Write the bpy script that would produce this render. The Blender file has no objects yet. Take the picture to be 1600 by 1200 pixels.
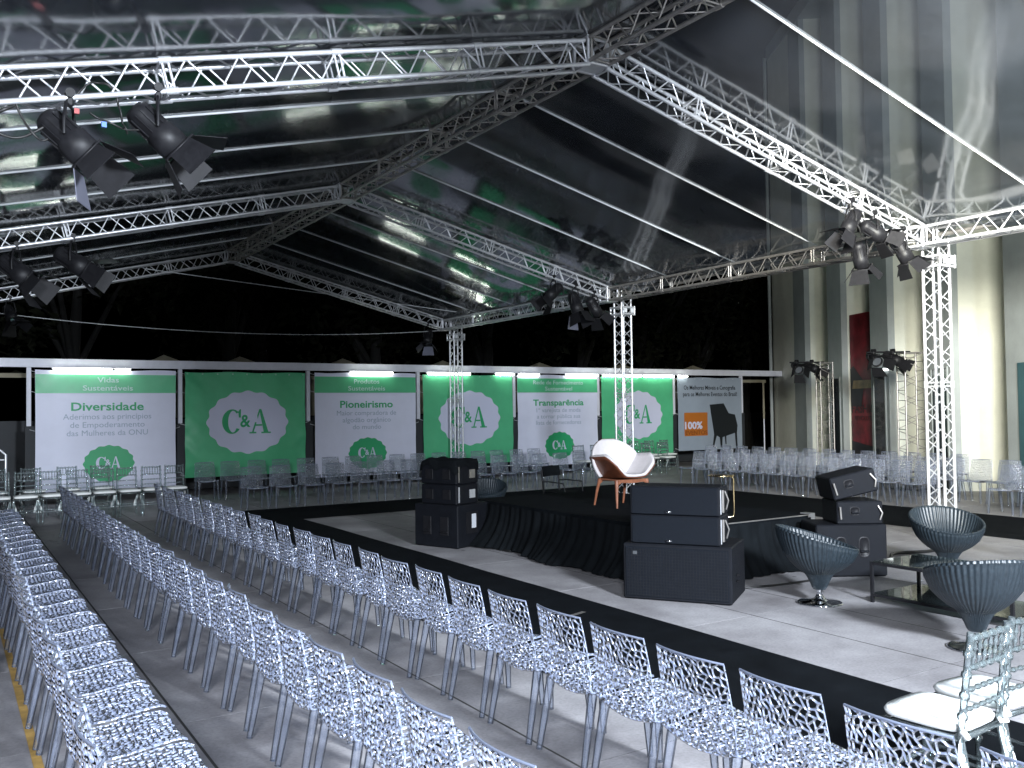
import bpy, math, random
from mathutils import Vector, Matrix, noise
random.seed(7)
C = bpy.context.scene.collection
PI = math.pi
R = math.radians
S = bpy.context.scene

# ------------------------------------------------------------------ camera
def aim_matrix(yaw, pitch, roll):
    f = Vector((math.sin(yaw)*math.cos(pitch), math.cos(yaw)*math.cos(pitch), math.sin(pitch)))
    r = Vector((math.cos(yaw), -math.sin(yaw), 0)); u = r.cross(f)
    r2 = r*math.cos(roll)+u*math.sin(roll); u2 = -r*math.sin(roll)+u*math.cos(roll)
    m = Matrix.Identity(4)
    for i in range(3):
        m[i][0] = r2[i]; m[i][1] = u2[i]; m[i][2] = -f[i]
    return m
cam = bpy.data.objects.new('camera', bpy.data.cameras.new('camera')); C.objects.link(cam)
cam.matrix_world = Matrix.Translation((0, 0, 1.95)) @ aim_matrix(.56307, .0282, -.013185)
cam.data.sensor_width = 36; cam.data.lens = 1402.6/1600*36
cam.data.clip_start = .05; cam.data.clip_end = 400
S.camera = cam
# ------------------------------------------------------------------ night sky
w = bpy.data.worlds.new('World'); S.world = w; w.use_nodes = True
nt = w.node_tree; bg = nt.nodes['Background']
sky = nt.nodes.new('ShaderNodeTexSky'); sky.sky_type = 'NISHITA'; sky.sun_disc = False
sky.sun_elevation = R(-4); sky.sun_rotation = R(200)
nt.links.new(sky.outputs[0], bg.inputs[0]); bg.inputs[1].default_value = .12
# ------------------------------------------------------------------ exposure
S.view_settings.view_transform = 'Standard'; S.view_settings.look = 'None'
S.view_settings.exposure = 0; S.view_settings.gamma = 1; S.view_settings.use_curve_mapping = False
S.render.engine = 'CYCLES'
S.cycles.use_denoising = True
S.cycles.max_bounces = 8; S.cycles.diffuse_bounces = 3; S.cycles.glossy_bounces = 3
S.cycles.transmission_bounces = 4; S.cycles.transparent_max_bounces = 24
S.cycles.caustics_reflective = False; S.cycles.caustics_refractive = False
S.cycles.sample_clamp_indirect = 4
# ------------------------------------------------------------------ unseen floods: main one follows the shadows, two added for brightness
def area_lamp(name, loc, target, size, energy, col, spread=180):
    l = bpy.data.lights.new(name, 'AREA'); l.shape = 'RECTANGLE'; l.size = size; l.size_y = size*.8
    l.energy = energy; l.color = col; l.spread = R(spread)
    o = bpy.data.objects.new(name, l); C.objects.link(o)
    o.location = loc; o.rotation_euler = (Vector(target)-Vector(loc)).to_track_quat('-Z', 'Y').to_euler()
    return o
FLOODS = [((3.7, -3.8, 4.5), (4.8, 14, 3.2), 1.3, 4100, (.82, .90, 1.0), 180),
          ((4.3, .9, 4.3), (19.8, 11.4, 4.6), 2.0, 760, (1.0, .97, .84), 62),  # added flood, out of view, to brighten the building
          ((-3.2, -4.2, 4.6), (3, 12, 2.0), 2.4, 2200, (.84, .90, 1.0), 180)]  # added fill flood, out of view, to lift the left aisle
for i, (a, b, s, e, c, sp) in enumerate(FLOODS):
    area_lamp('unseen_flood_lamp', a, b, s, e, c, sp)

# ------------------------------------------------------------------ helpers
class MB:
    def __init__(s): s.v = []; s.f = []; s.sm = []
    def add(s, vs, fs, smooth=False):
        o = len(s.v); s.v += [tuple(v) for v in vs]
        for f in fs: s.f.append([i+o for i in f]); s.sm.append(smooth)
    def box(s, c, d, m=None):
        x, y, z = d[0]/2, d[1]/2, d[2]/2
        vs = [Vector((a, b, e)) for a in (-x, x) for b in (-y, y) for e in (-z, z)]
        if m is not None: vs = [m @ v for v in vs]
        vs = [v+Vector(c) for v in vs]
        s.add(vs, [(0, 1, 3, 2), (4, 6, 7, 5), (0, 4, 5, 1), (2, 3, 7, 6), (0, 2, 6, 4), (1, 5, 7, 3)])
        return s
    def bevbox(s, c, d, b=.02, m=None):
        # box with chamfered edges: 24 vertices
        x, y, z = d[0]/2, d[1]/2, d[2]/2
        vs = []; idx = {}
        for a in (-1, 1):
            for e in (-1, 1):
                for g in (-1, 1):
                    for k in range(3):
                        p = [a*(x-b), e*(y-b), g*(z-b)]
                        p[k] = (a*x, e*y, g*z)[k]
                        idx[(a, e, g, k)] = len(vs); vs.append(Vector(p))
        fs = []
        for k in range(3):
            o = [i for i in range(3) if i != k]
            for sg in (-1, 1):
                f = []
                for (p, q) in ((-1, -1), (1, -1), (1, 1), (-1, 1)):
                    t = [0, 0, 0]; t[k] = sg; t[o[0]] = p; t[o[1]] = q; f.append(idx[(t[0], t[1], t[2], k)])
                if (sg == 1) == (k == 1): f.reverse()
                fs.append(f)
        for k in range(3):          # edges along axis k
            o = [i for i in range(3) if i != k]
            for p in (-1, 1):
                for q in (-1, 1):
                    def g_(sg, kk):
                        t = [0, 0, 0]; t[k] = sg; t[o[0]] = p; t[o[1]] = q; return idx[(t[0], t[1], t[2], kk)]
                    f = [g_(-1, o[0]), g_(1, o[0]), g_(1, o[1]), g_(-1, o[1])]
                    fs.append(f)
        for a in (-1, 1):
            for e in (-1, 1):
                for g in (-1, 1): fs.append([idx[(a, e, g, 0)], idx[(a, e, g, 1)], idx[(a, e, g, 2)]])
        if m is not None: vs = [m @ v for v in vs]
        s.add([v+Vector(c) for v in vs], fs); return s
    def tube(s, pts, r, n=8, closed=False, cap=True, smooth=True):
        pts = [Vector(p) for p in pts]; N = len(pts); rs = r if isinstance(r, (list, tuple)) else [r]*N
        vs = []; pn = None
        for i, p in enumerate(pts):
            if closed: t = pts[(i+1) % N]-pts[i-1]
            else: t = pts[min(i+1, N-1)]-pts[max(i-1, 0)]
            if t.length < 1e-9: t = Vector((0, 0, 1))
            t.normalize()
            if pn is None: pn = t.orthogonal().normalized()
            else:
                pn = pn - t*pn.dot(t)
                pn = pn.normalized() if pn.length > 1e-6 else t.orthogonal().normalized()
            b = t.cross(pn)
            for k in range(n):
                a = 2*PI*k/n; vs.append(p+(pn*math.cos(a)+b*math.sin(a))*rs[i])
        fs = []
        for i in range(N if closed else N-1):
            j = (i+1) % N
            for k in range(n): fs.append((i*n+k, i*n+(k+1) % n, j*n+(k+1) % n, j*n+k))
        s.add(vs, fs, smooth)
        if cap and not closed:
            s.add(vs[:n], [list(range(n))[::-1]]); s.add(vs[-n:], [list(range(n))])
        return s
    def lathe(s, prof, n=32, c=(0, 0, 0), smooth=True, fr=None, m=None):
        vs = []
        for (r, z) in prof:
            for k in range(n):
                a = 2*PI*k/n
                if fr: r2, z2 = fr(a, r, z)
                else: r2, z2 = r, z
                v = Vector((r2*math.cos(a), r2*math.sin(a), z2))
                if m is not None: v = m @ v
                vs.append(v+Vector(c))
        fs = []
        for i in range(len(prof)-1):
            for k in range(n): fs.append((i*n+k, i*n+(k+1) % n, (i+1)*n+(k+1) % n, (i+1)*n+k))
        s.add(vs, fs, smooth); return s
    def grid(s, fn, nu, nv, smooth=True, closed_u=False):
        vs = [fn(i/nu, j/nv) for i in range(nu+1) for j in range(nv+1)]
        fs = [(i*(nv+1)+j, (i+1)*(nv+1)+j, (i+1)*(nv+1)+j+1, i*(nv+1)+j+1) for i in range(nu) for j in range(nv)]
        s.add(vs, fs, smooth); return s
    def prism(s, poly, y0, y1):     # poly in xz, extruded along y (front face at y0)
        n = len(poly)
        vs = [(x, y0, z) for x, z in poly]+[(x, y1, z) for x, z in poly]
        fs = [list(range(n)), list(range(2*n-1, n-1, -1))]+[(i, i+n, (i+1) % n+n, (i+1) % n) for i in range(n)]
        s.add(vs, fs); return s
    def mesh(s, name, m):
        me = bpy.data.meshes.new(name); me.from_pydata(s.v, [], s.f)
        me.polygons.foreach_set('use_smooth', s.sm)
        if m: me.materials.append(m)
        me.update(); return me
    def build(s, name, m, parent=None, loc=None):
        return obj(name, s.mesh(name, m), parent, loc)

def obj(name, me, parent=None, loc=None, mat4=None):
    o = bpy.data.objects.new(name, me); C.objects.link(o)
    if parent: o.parent = parent
    if loc is not None: o.location = loc
    if mat4 is not None: o.matrix_local = mat4
    return o
def tag(o, label=None, cat=None, group=None, kind=None):
    if label: o['label'] = label
    if cat: o['category'] = cat
    if group: o['group'] = group
    if kind: o['kind'] = kind
    return o
def thing(name, label, cat, loc=(0, 0, 0), rz=0, group=None):
    o = bpy.data.objects.new(name, None); C.objects.link(o); o.empty_display_size = .1
    o.location = loc; o.rotation_euler = (0, 0, rz)
    return tag(o, label, cat, group)
def dup(root, loc=None, rz=None, label=None, group=None, rot=None):
    c = root.copy(); C.objects.link(c)
    for ch in root.children:
        d = ch.copy(); C.objects.link(d); d.parent = c
        for g in ch.children:
            e = g.copy(); C.objects.link(e); e.parent = d
    if loc is not None: c.location = loc
    if rz is not None: c.rotation_euler = (0, 0, rz)
    if rot is not None: c.rotation_euler = rot
    if label: c['label'] = label
    if group: c['group'] = group
    return c
ORD = ['', 'first', 'second', 'third', 'fourth', 'fifth', 'sixth', 'seventh', 'eighth', 'ninth', 'tenth', 'eleventh', 'twelfth', 'thirteenth', 'fourteenth', 'fifteenth', 'sixteenth', 'seventeenth', 'eighteenth', 'nineteenth', 'twentieth']
def ordn(k):
    if k <= 20: return ORD[k]
    return 'twenty-'+ORD[k-20] if k < 30 else 'thirty-'+ORD[k-30]

# ------------------------------------------------------------------ materials
def mat(name, col, rough=.6, metal=0, var=0, scale=8, bump=0, bscale=60, spec=.5, coat=0, trans=0):
    m = bpy.data.materials.new(name); m.use_nodes = True; t = m.node_tree; b = t.nodes['Principled BSDF']
    b.inputs['Base Color'].default_value = (*col, 1); b.inputs['Roughness'].default_value = rough
    b.inputs['Metallic'].default_value = metal; b.inputs['Specular IOR Level'].default_value = spec
    b.inputs['Coat Weight'].default_value = coat; b.inputs['Transmission Weight'].default_value = trans
    tc = t.nodes.new('ShaderNodeTexCoord')
    if var:
        n = t.nodes.new('ShaderNodeTexNoise'); n.inputs['Scale'].default_value = scale; n.inputs['Detail'].default_value = 6
        n.inputs['Roughness'].default_value = .65
        t.links.new(tc.outputs['Object'], n.inputs['Vector'])
        r = t.nodes.new('ShaderNodeValToRGB'); r.color_ramp.elements[0].position = .3; r.color_ramp.elements[1].position = .72
        r.color_ramp.elements[0].color = (*[c*(1-var) for c in col], 1); r.color_ramp.elements[1].color = (*[min(1, c*(1+var)) for c in col], 1)
        t.links.new(n.outputs[0], r.inputs[0]); t.links.new(r.outputs[0], b.inputs['Base Color'])
        mr = t.nodes.new('ShaderNodeMapRange'); mr.inputs[3].default_value = max(.02, rough-.08); mr.inputs[4].default_value = min(1, rough+.1)
        t.links.new(n.outputs[0], mr.inputs[0]); t.links.new(mr.outputs[0], b.inputs['Roughness'])
    if bump:
        n2 = t.nodes.new('ShaderNodeTexNoise'); n2.inputs['Scale'].default_value = bscale; n2.inputs['Detail'].default_value = 4
        t.links.new(tc.outputs['Object'], n2.inputs['Vector'])
        bp = t.nodes.new('ShaderNodeBump'); bp.inputs['Strength'].default_value = bump; bp.inputs['Distance'].default_value = .01
        t.links.new(n2.outputs[0], bp.inputs['Height']); t.links.new(bp.outputs[0], b.inputs['Normal'])
    return m
def emit(name, col, s):
    m = bpy.data.materials.new(name); m.use_nodes = True; t = m.node_tree
    e = t.nodes.new('ShaderNodeEmission'); e.inputs[0].default_value = (*col, 1); e.inputs[1].default_value = s
    t.links.new(e.outputs[0], t.nodes['Material Output'].inputs[0]); return m
def clear(name, tint, haze, hazefac, rough, refl, fmul=.9):
    m = bpy.data.materials.new(name); m.use_nodes = True; t = m.node_tree; t.nodes.remove(t.nodes['Principled BSDF'])
    tr = t.nodes.new('ShaderNodeBsdfTransparent'); tr.inputs[0].default_value = (*tint, 1)
    df = t.nodes.new('ShaderNodeBsdfDiffuse'); df.inputs[0].default_value = (*haze, 1)
    tl = t.nodes.new('ShaderNodeBsdfTranslucent'); tl.inputs[0].default_value = (*haze, 1)
    gl = t.nodes.new('ShaderNodeBsdfAnisotropic' if False else 'ShaderNodeBsdfGlossy'); gl.inputs['Roughness'].default_value = rough
    m0 = t.nodes.new('ShaderNodeMixShader'); m0.inputs[0].default_value = .45
    m1 = t.nodes.new('ShaderNodeMixShader'); m1.inputs[0].default_value = hazefac
    m2 = t.nodes.new('ShaderNodeMixShader')
    t.links.new(df.outputs[0], m0.inputs[1]); t.links.new(tl.outputs[0], m0.inputs[2])
    t.links.new(tr.outputs[0], m1.inputs[1]); t.links.new(m0.outputs[0], m1.inputs[2])
    fr = t.nodes.new('ShaderNodeFresnel'); fr.inputs[0].default_value = 1.5
    ml = t.nodes.new('ShaderNodeMath'); ml.operation = 'MULTIPLY_ADD'; ml.inputs[1].default_value = fmul; ml.inputs[2].default_value = refl; ml.use_clamp = True
    t.links.new(fr.outputs[0], ml.inputs[0]); t.links.new(ml.outputs[0], m2.inputs[0])
    t.links.new(m1.outputs[0], m2.inputs[1]); t.links.new(gl.outputs[0], m2.inputs[2])
    t.links.new(m2.outputs[0], t.nodes['Material Output'].inputs[0])
    return m, m1, gl, t
M = {}
M['alu'] = mat('aluminium', (.68, .69, .72), .36, .55, .10, 14)
M['alu_dark'] = mat('weathered_aluminium', (.42, .40, .38), .42, .8, .2, 14)
M['black_metal'] = mat('black_metal', (.010, .010, .012), .5, .0, .3, 20, spec=.28)
M['black_cabinet'] = mat('black_cabinet', (.006, .007, .010), .62, 0, .25, 9, .35, 260, spec=.16)
M['grille'] = mat('speaker_grille', (.005, .007, .011), .65, .0, .2, 30, .5, 500, spec=.13)
M['black_cloth'] = mat('black_cloth', (.006, .0075, .009), .9, 0, .3, 6, .3, 200, spec=.08)
M['carpet'] = mat('black_carpet', (.006, .0075, .0095), .95, 0, .35, 3, .6, 420, spec=.05)
M['chrome'] = mat('chrome', (.75, .77, .8), .08, 1)
M['wicker'] = mat('wicker', (.017, .025, .032), .40, 0, .35, 40, 0)
M['glass'] = clear('table_glass', (.82, .9, .88), (.5, .6, .6), .03, .03, .02)[0]
M['wood'] = mat('walnut_wood', (.25, .095, .05), .4, 0, .3, 12)
M['wood_dark'] = mat('dark_walnut_shell', (.14, .045, .022), .38, 0, .35, 9)
M['pad'] = mat('pale_grey_upholstery', (.70, .66, .66), .9, 0, .06, 20, .3, 300)
M['brass'] = mat('brass', (.86, .66, .36), .18, 1)
M['cushion'] = mat('white_cushion', (.8, .82, .80), .85, 0, .05, 10, .3, 90)
M['cushion_far'] = M['cushion']
M['frame_white'] = mat('white_painted_steel', (.66, .67, .74), .5, 0, .08, 5)
M['frame_dark'] = mat('dark_post_wrap', (.025, .028, .032), .7, 0, .2, 5)
M['ban_white'] = mat('white_banner_vinyl', (.70, .72, .86), .5, 0, .04, 2)
M['ban_green'] = mat('green_banner_vinyl', (.09, .47, .23), .38, 0, .08, 2)
M['print_green'] = mat('green_print', (.025, .36, .14), .5)
M['print_grey'] = mat('grey_print', (.33, .40, .50), .5)
M['print_pale'] = mat('pale_print', (.50, .68, .66), .5)
M['print_white'] = mat('white_print', (.62, .64, .80), .5)
M['print_black'] = mat('black_print', (.012, .015, .018), .5)
M['orange'] = mat('orange_print', (.45, .14, .02), .5, 0, .06, 3)
M['orange_dark'] = mat('dark_orange_print', (.22, .06, .012), .5)
M['ban_blue'] = mat('pale_blue_banner_vinyl', (.30, .35, .42), .5, 0, .05, 2)
M['strap'] = mat('white_webbing', (.62, .64, .66), .6)
M['concrete_wall'] = mat('painted_concrete', (.76, .77, .68), .75, 0, .09, 1.3, .25, 30)
M['fin'] = mat('shaded_fin_grey', (.34, .37, .37), .7, 0, .12, 1.5, .25, 30)  # grey of grazing light on the fin faces put into the colour
M['dark_glass'] = mat('dark_window_glass', (.02, .025, .03), .1, 0, .2, 2)
M['teal'] = mat('teal_door_paint', (.04, .10, .115), .4, 0, .15, 2)
M['poster_red'] = mat('red_poster', (.16, .012, .02), .3, 0, .75, 1.7)
M['poster_dark'] = mat('poster_dark_print', (.012, .010, .012), .3)
M['poster_gold'] = mat('poster_gold_print', (.33, .22, .09), .3, 0, .4, 6)
M['bark'] = mat('bark', (.002, .0018, .0015), .9, 0, .3, 9)
M['beige'] = mat('beige_panel', (.24, .22, .16), .8, 0, .1, 3)
M['rubber'] = mat('black_cable', (.012, .012, .012), .5)
M['lens'] = mat('lamp_lens', (.25, .27, .3), .08, .6)
M['barn_pale'] = mat('pale_worn_metal', (.30, .31, .40), .35, .6)
M['plug_red'] = mat('red_plug', (.3, .015, .015), .4)
M['plug_blue'] = mat('blue_plug', (.02, .12, .5), .4)
M['label_white'] = mat('white_sticker', (.6, .62, .66), .5)
M['yellow'] = mat('worn_yellow_paint', (.42, .26, .07), .7, 0, .35, 9)
M['tube'] = emit('tube_glow', (.95, 1.0, .90), 15)

# clear polycarbonate of the chairs
M['poly'], _m1, _gl, _t = clear('clear_polycarbonate', (.72, .76, .84), (.66, .75, 1.0), .44, .17, .15)
M['poly_leg'], _a, _b, _c = clear('clear_leg', (.86, .89, .94), (.62, .70, .90), .10, .08, .07)
M['acrylic'], _a, _b, _c = clear('clear_acrylic', (.84, .90, .91), (.70, .82, .85), .14, .08, .10)

# roof skin: clear vinyl, a little dusty, creased
M['skin'], m1, gl, t = clear('clear_vinyl_skin', (.74, .78, .80), (.24, .29, .38), .1, .06, .0, .32)
rf = t.nodes.new('ShaderNodeBsdfRefraction'); rf.inputs['IOR'].default_value = 1.0001; rf.inputs['Roughness'].default_value = .16; rf.inputs['Color'].default_value = (.78, .80, .80, 1)
trn = [q for q in t.nodes if q.bl_idname == 'ShaderNodeBsdfTransparent'][0]; mxr = t.nodes.new('ShaderNodeMixShader'); mxr.inputs[0].default_value = .6
t.links.new(trn.outputs[0], mxr.inputs[1]); t.links.new(rf.outputs[0], mxr.inputs[2]); t.links.new(mxr.outputs[0], m1.inputs[1])
tc = t.nodes.new('ShaderNodeTexCoord'); mp = t.nodes.new('ShaderNodeMapping'); mp.inputs['Scale'].default_value = (.16, .55, 1)
t.links.new(tc.outputs['Object'], mp.inputs[0])
n = t.nodes.new('ShaderNodeTexNoise'); n.inputs['Scale'].default_value = 1.1; n.inputs['Detail'].default_value = 1
t.links.new(mp.outputs[0], n.inputs['Vector'])
bp = t.nodes.new('ShaderNodeBump'); bp.inputs['Strength'].default_value = .08; bp.inputs['Distance'].default_value = .12
t.links.new(n.outputs[0], bp.inputs['Height']); t.links.new(bp.outputs[0], gl.inputs['Normal'])
n2 = t.nodes.new('ShaderNodeTexNoise'); n2.inputs['Scale'].default_value = .7; n2.inputs['Detail'].default_value = 7; n2.inputs['Roughness'].default_value = .7
t.links.new(tc.outputs['Object'], n2.inputs['Vector'])
mr = t.nodes.new('ShaderNodeMapRange'); mr.inputs[1].default_value = .35; mr.inputs[2].default_value = .75; mr.inputs[3].default_value = .10; mr.inputs[4].default_value = .26
t.links.new(n2.outputs[0], mr.inputs[0]); t.links.new(mr.outputs[0], m1.inputs[0])
mr2 = t.nodes.new('ShaderNodeMapRange'); mr2.inputs[1].default_value = .3; mr2.inputs[2].default_value = .8; mr2.inputs[3].default_value = .07; mr2.inputs[4].default_value = .15
t.links.new(n2.outputs[0], mr2.inputs[0]); t.links.new(mr2.outputs[0], gl.inputs['Roughness'])

# floor slab: pale grey stone, stained, tone differs per slab
def slab_mat():
    m = bpy.data.materials.new('stone_slab'); m.use_nodes = True; t = m.node_tree; b = t.nodes['Principled BSDF']
    g = t.nodes.new('ShaderNodeNewGeometry'); oi = t.nodes.new('ShaderNodeObjectInfo')
    n1 = t.nodes.new('ShaderNodeTexNoise'); n1.inputs['Scale'].default_value = .9; n1.inputs['Detail'].default_value = 8; n1.inputs['Roughness'].default_value = .68
    t.links.new(g.outputs['Position'], n1.inputs['Vector'])
    n2 = t.nodes.new('ShaderNodeTexNoise'); n2.inputs['Scale'].default_value = 45; n2.inputs['Detail'].default_value = 5
    t.links.new(g.outputs['Position'], n2.inputs['Vector'])
    n3 = t.nodes.new('ShaderNodeTexVoronoi'); n3.inputs['Scale'].default_value = 1.7; n3.inputs['Randomness'].default_value = 1
    t.links.new(g.outputs['Position'], n3.inputs['Vector'])
    r = t.nodes.new('ShaderNodeValToRGB'); e = r.color_ramp.elements
    e[0].position = .33; e[0].color = (.20, .19, .20, 1); e[1].position = .66; e[1].color = (.40, .39, .405, 1)
    t.links.new(n1.outputs[0], r.inputs[0])
    mx = t.nodes.new('ShaderNodeMix'); mx.data_type = 'RGBA'; mx.blend_type = 'MULTIPLY'; mx.inputs[0].default_value = .45
    t.links.new(r.outputs[0], mx.inputs[6]); 
    r2 = t.nodes.new('ShaderNodeValToRGB'); r2.color_ramp.elements[0].position = .3; r2.color_ramp.elements[0].color = (.55, .55, .55, 1); r2.color_ramp.elements[1].position = .6
    t.links.new(n2.outputs[0], r2.inputs[0]); t.links.new(r2.outputs[0], mx.inputs[7])
    # sparse dark gum spots
    r3 = t.nodes.new('ShaderNodeValToRGB'); r3.color_ramp.elements[0].position = .035; r3.color_ramp.elements[0].color = (.2, .2, .2, 1); r3.color_ramp.elements[1].position = .06
    t.links.new(n3.outputs['Distance'], r3.inputs[0])
    mx2 = t.nodes.new('ShaderNodeMix'); mx2.data_type = 'RGBA'; mx2.blend_type = 'MULTIPLY'; mx2.inputs[0].default_value = .8
    t.links.new(mx.outputs[2], mx2.inputs[6]); t.links.new(r3.outputs[0], mx2.inputs[7])
    mrr = t.nodes.new('ShaderNodeMapRange'); mrr.inputs[3].default_value = .86; mrr.inputs[4].default_value = 1.1
    t.links.new(oi.outputs['Random'], mrr.inputs[0])
    mx3 = t.nodes.new('ShaderNodeVectorMath'); mx3.operation = 'SCALE'
    t.links.new(mx2.outputs[2], mx3.inputs[0]); t.links.new(mrr.outputs[0], mx3.inputs['Scale'])
    t.links.new(mx3.outputs[0], b.inputs['Base Color'])
    rr = t.nodes.new('ShaderNodeMapRange'); rr.inputs[3].default_value = .42; rr.inputs[4].default_value = .8
    t.links.new(n1.outputs[0], rr.inputs[0]); t.links.new(rr.outputs[0], b.inputs['Roughness'])
    bp = t.nodes.new('ShaderNodeBump'); bp.inputs['Strength'].default_value = .15; bp.inputs['Distance'].default_value = .004
    t.links.new(n2.outputs[0], bp.inputs['Height']); t.links.new(bp.outputs[0], b.inputs['Normal'])
    return m
M['slab'] = slab_mat()
M['ground'] = mat('dark_ground', (.05, .05, .052), .9, 0, .3, .7)
def leaf_mat():
    m = mat('night_leaf', (.006, .007, .0035), .8, 0, .5, 2.5, spec=.1); return m
M['leaf'] = leaf_mat()

# ================================================================== SETTING: ground, floor, carpet, building
g = MB(); g.box((20, 20, -.30), (400, 400, .5)); tag(g.build('ground', M['ground']), kind='structure')
floor = thing('floor', None, None); floor['kind'] = 'structure'
jx = [-5.4, -3.75, -2.08, -.4, 1.27, 2.93, 4.62, 5.50, 6.38, 7.25, 8.93, 10.6, 12.3, 14.0, 15.7, 17.4, 19.1, 20.8, 22.5]
MB().box((8.5, 12.6, -.0325), (28, 29, .062)).build('mortar_bed', mat('dark_mortar', (.035, .033, .032), .95, 0, .3, 5), floor)
slabs = {}
for i in range(len(jx)-1):
    wd = jx[i+1]-jx[i]; y = -1.85+(0 if i % 2 else .0)
    L = 1.95
    while y < 27:
        gap = .014 if jx[i+1] in (1.27, 2.93, 6.38, 7.25) or True else .008
        key = (round(wd, 3), L)
        if key not in slabs:
            b = MB(); b.box((0, 0, -.03), (wd-.018, L-.007, .06)); slabs[key] = b.mesh('slab', M['slab'])
        o = obj('slab', slabs[key], floor, (jx[i]+wd/2, y+L/2, random.uniform(-.0006, .0006)))
        y += L
carpet = thing('carpet', None, None); carpet['kind'] = 'structure'
def strip(x0, x1, y0, y1):
    b = MB()
    nx, ny = max(2, int((x1-x0)/.25)), max(2, int((y1-y0)/.25))
    def f(u, v):
        x = x0+(x1-x0)*u; y = y0+(y1-y0)*v
        ex = .02*noise.noise(Vector((y*.6, x0, 1))) if u in (0, 1) else 0
        return (x+ex, y, .0065+.002*noise.noise(Vector((x*1.2, y*1.2, 0))))
    b.grid(f, nx, ny); b.build('carpet_strip', M['carpet'], carpet)
strip(3.74, 5.52, -1, 15.9); strip(3.74, 15.4, 15.9, 18.0); strip(12.9, 15.4, -1, 15.9)
o = obj('painted_line', MB().box((.445, 4, .0035), (.05, 11, .003)).mesh('painted_line', M['yellow']), floor)

# building on the right: concave niches between fins, turned about the camera's azimuth
FX, RX = Vector((.534, .8455, 0)), Vector((.8455, -.534, 0))
def FW(d, l, z=0): return FX*d+RX*l+Vector((0, 0, z))
bld = thing('office_building', 'tall pale building with concave niches between flat grey fins at the right', 'building')
D0, BH = 9.8, 15
nodes = [31.1, 27.78, 24.5, 21.15, 17.8, 14.4, 11.1, 7.8, 4.5]
finw = [1.15, 1.15, 1.15, 1.15, 1.75, 1.15, 1.15, 1.15, 1.15]
# far end wall
b = MB(); b.add([FW(31.25+1.9, D0-.1, -.2), FW(31.25+1.9, D0+12, -.2), FW(31.25+1.9, D0+12, BH), FW(31.25+1.9, D0-.1, BH)], [(0, 1, 2, 3)])
for i, d in enumerate(nodes):
    f = MB(); d1 = d-finw[i]
    pts = [(d, D0), (d1, D0), (d1, D0+.18), (d, D0+.18)]
    if i == 0: pass
    f.add([FW(a, l, z) for z in (-.2, BH) for a, l in pts], [(0, 1, 5, 4), (1, 2, 6, 5), (2, 3, 7, 6), (3, 0, 4, 7), (4, 5, 6, 7)])
    f.build('fin', M['fin'], bld)
    if i in (1, 2, 3, 4):
        wz = 2.75
        if i != 4:
            wn = MB(); dm = (d+d1)/2
            wn.add([FW(a, l, z) for z in (0, wz) for a, l in ((dm+.36, D0-.012), (dm-.36, D0-.012), (dm-.36, D0-.002), (dm+.36, D0-.002))], [(0, 1, 5, 4), (1, 2, 6, 5), (3, 0, 4, 7), (4, 5, 6, 7)])
            wo = wn.build('window', M['dark_glass'], bld)
            fr = MB()
            for dd in (dm+.38, dm-.38): fr.box(FW(dd, D0-.012, wz/2), (.04, .04, wz), Matrix.Rotation(R(-32.3), 3, 'Z'))
            fr.box(FW(dm, D0-.012, wz+.02), (.04, .80, .04), Matrix.Rotation(R(-32.3), 3, 'Z'))
            fr.build('window_frame', M['fin'], wo)
    # niche: concave curved wall from the near edge of this fin to the far edge of the next
    e = nodes[i+1] if i+1 < len(nodes) else d1-2
    gp = d1-e
    nb = MB()
    def fn(u, v, d1=d1, gp=gp):
        a = PI*u
        ca = math.cos(a); dd = d1-gp/2+math.copysign(abs(ca)**.6, ca)*gp/2; ll = D0+.18+max(0, math.sin(a))**.6*min(1.0, gp*.5)
        return FW(dd, ll, -.2+v*(BH+.2))
    nb.grid(fn, 40, 1); nb.build('niche_wall', M['concrete_wall'], bld)
# corner pier at the far end plus thin downpipe
c1 = MB()
c1.add([FW(a, l, z) for z in (-.2, BH) for a, l in ((33.6, D0), (31.1, D0+.02), (31.1, D0+8), (33.6, D0+8))], [(0, 1, 5, 4), (1, 2, 6, 5), (2, 3, 7, 6), (3, 0, 4, 7), (4, 5, 6, 7)])
c1.build('end_wall', M['concrete_wall'], bld)
MB().tube([FW(33.4, D0-.16, -.05), FW(33.4, D0-.16, BH)], .06, 8).build('downpipe', M['fin'], bld)
b = MB(); b.add([FW(a, l, BH-.01) for a, l in ((33.6, D0-.05), (2, D0-.05), (2, D0+12), (33.6, D0+12))]+[FW(a, l, BH+.5) for a, l in ((33.6, D0-.05), (2, D0-.05), (2, D0+12), (33.6, D0+12))],
      [(3, 2, 1, 0), (4, 5, 6, 7), (0, 1, 5, 4), (1, 2, 6, 5), (2, 3, 7, 6), (3, 0, 4, 7)])
b.build('parapet', M['fin'], bld)
# teal door in the wide near fin
dr = MB(); dr.add([FW(a, l, z) for z in (0.01, 2.72) for a, l in ((17.35, D0-.03), (16.2, D0-.03), (16.2, D0-.003), (17.35, D0-.003))], [(0, 1, 5, 4), (1, 2, 6, 5), (3, 0, 4, 7), (4, 5, 6, 7)])
do = dr.build('door', M['teal'], bld)
MB().tube([FW(16.4, D0-.09, .9), FW(16.4, D0-.09, 1.2)], .015, 6).build('handle', M['alu'], do)
# small glowing bar on a fin, put in for a lamp's reflection
MB().box(FW(23.7, D0-.04, 2.86), (.05, .75, .06), Matrix.Rotation(R(-32.3), 3, 'Z')).build('reflection_bar', emit('reflection_bar_glow', (.95, 1, 1), 3), bld)

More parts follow.
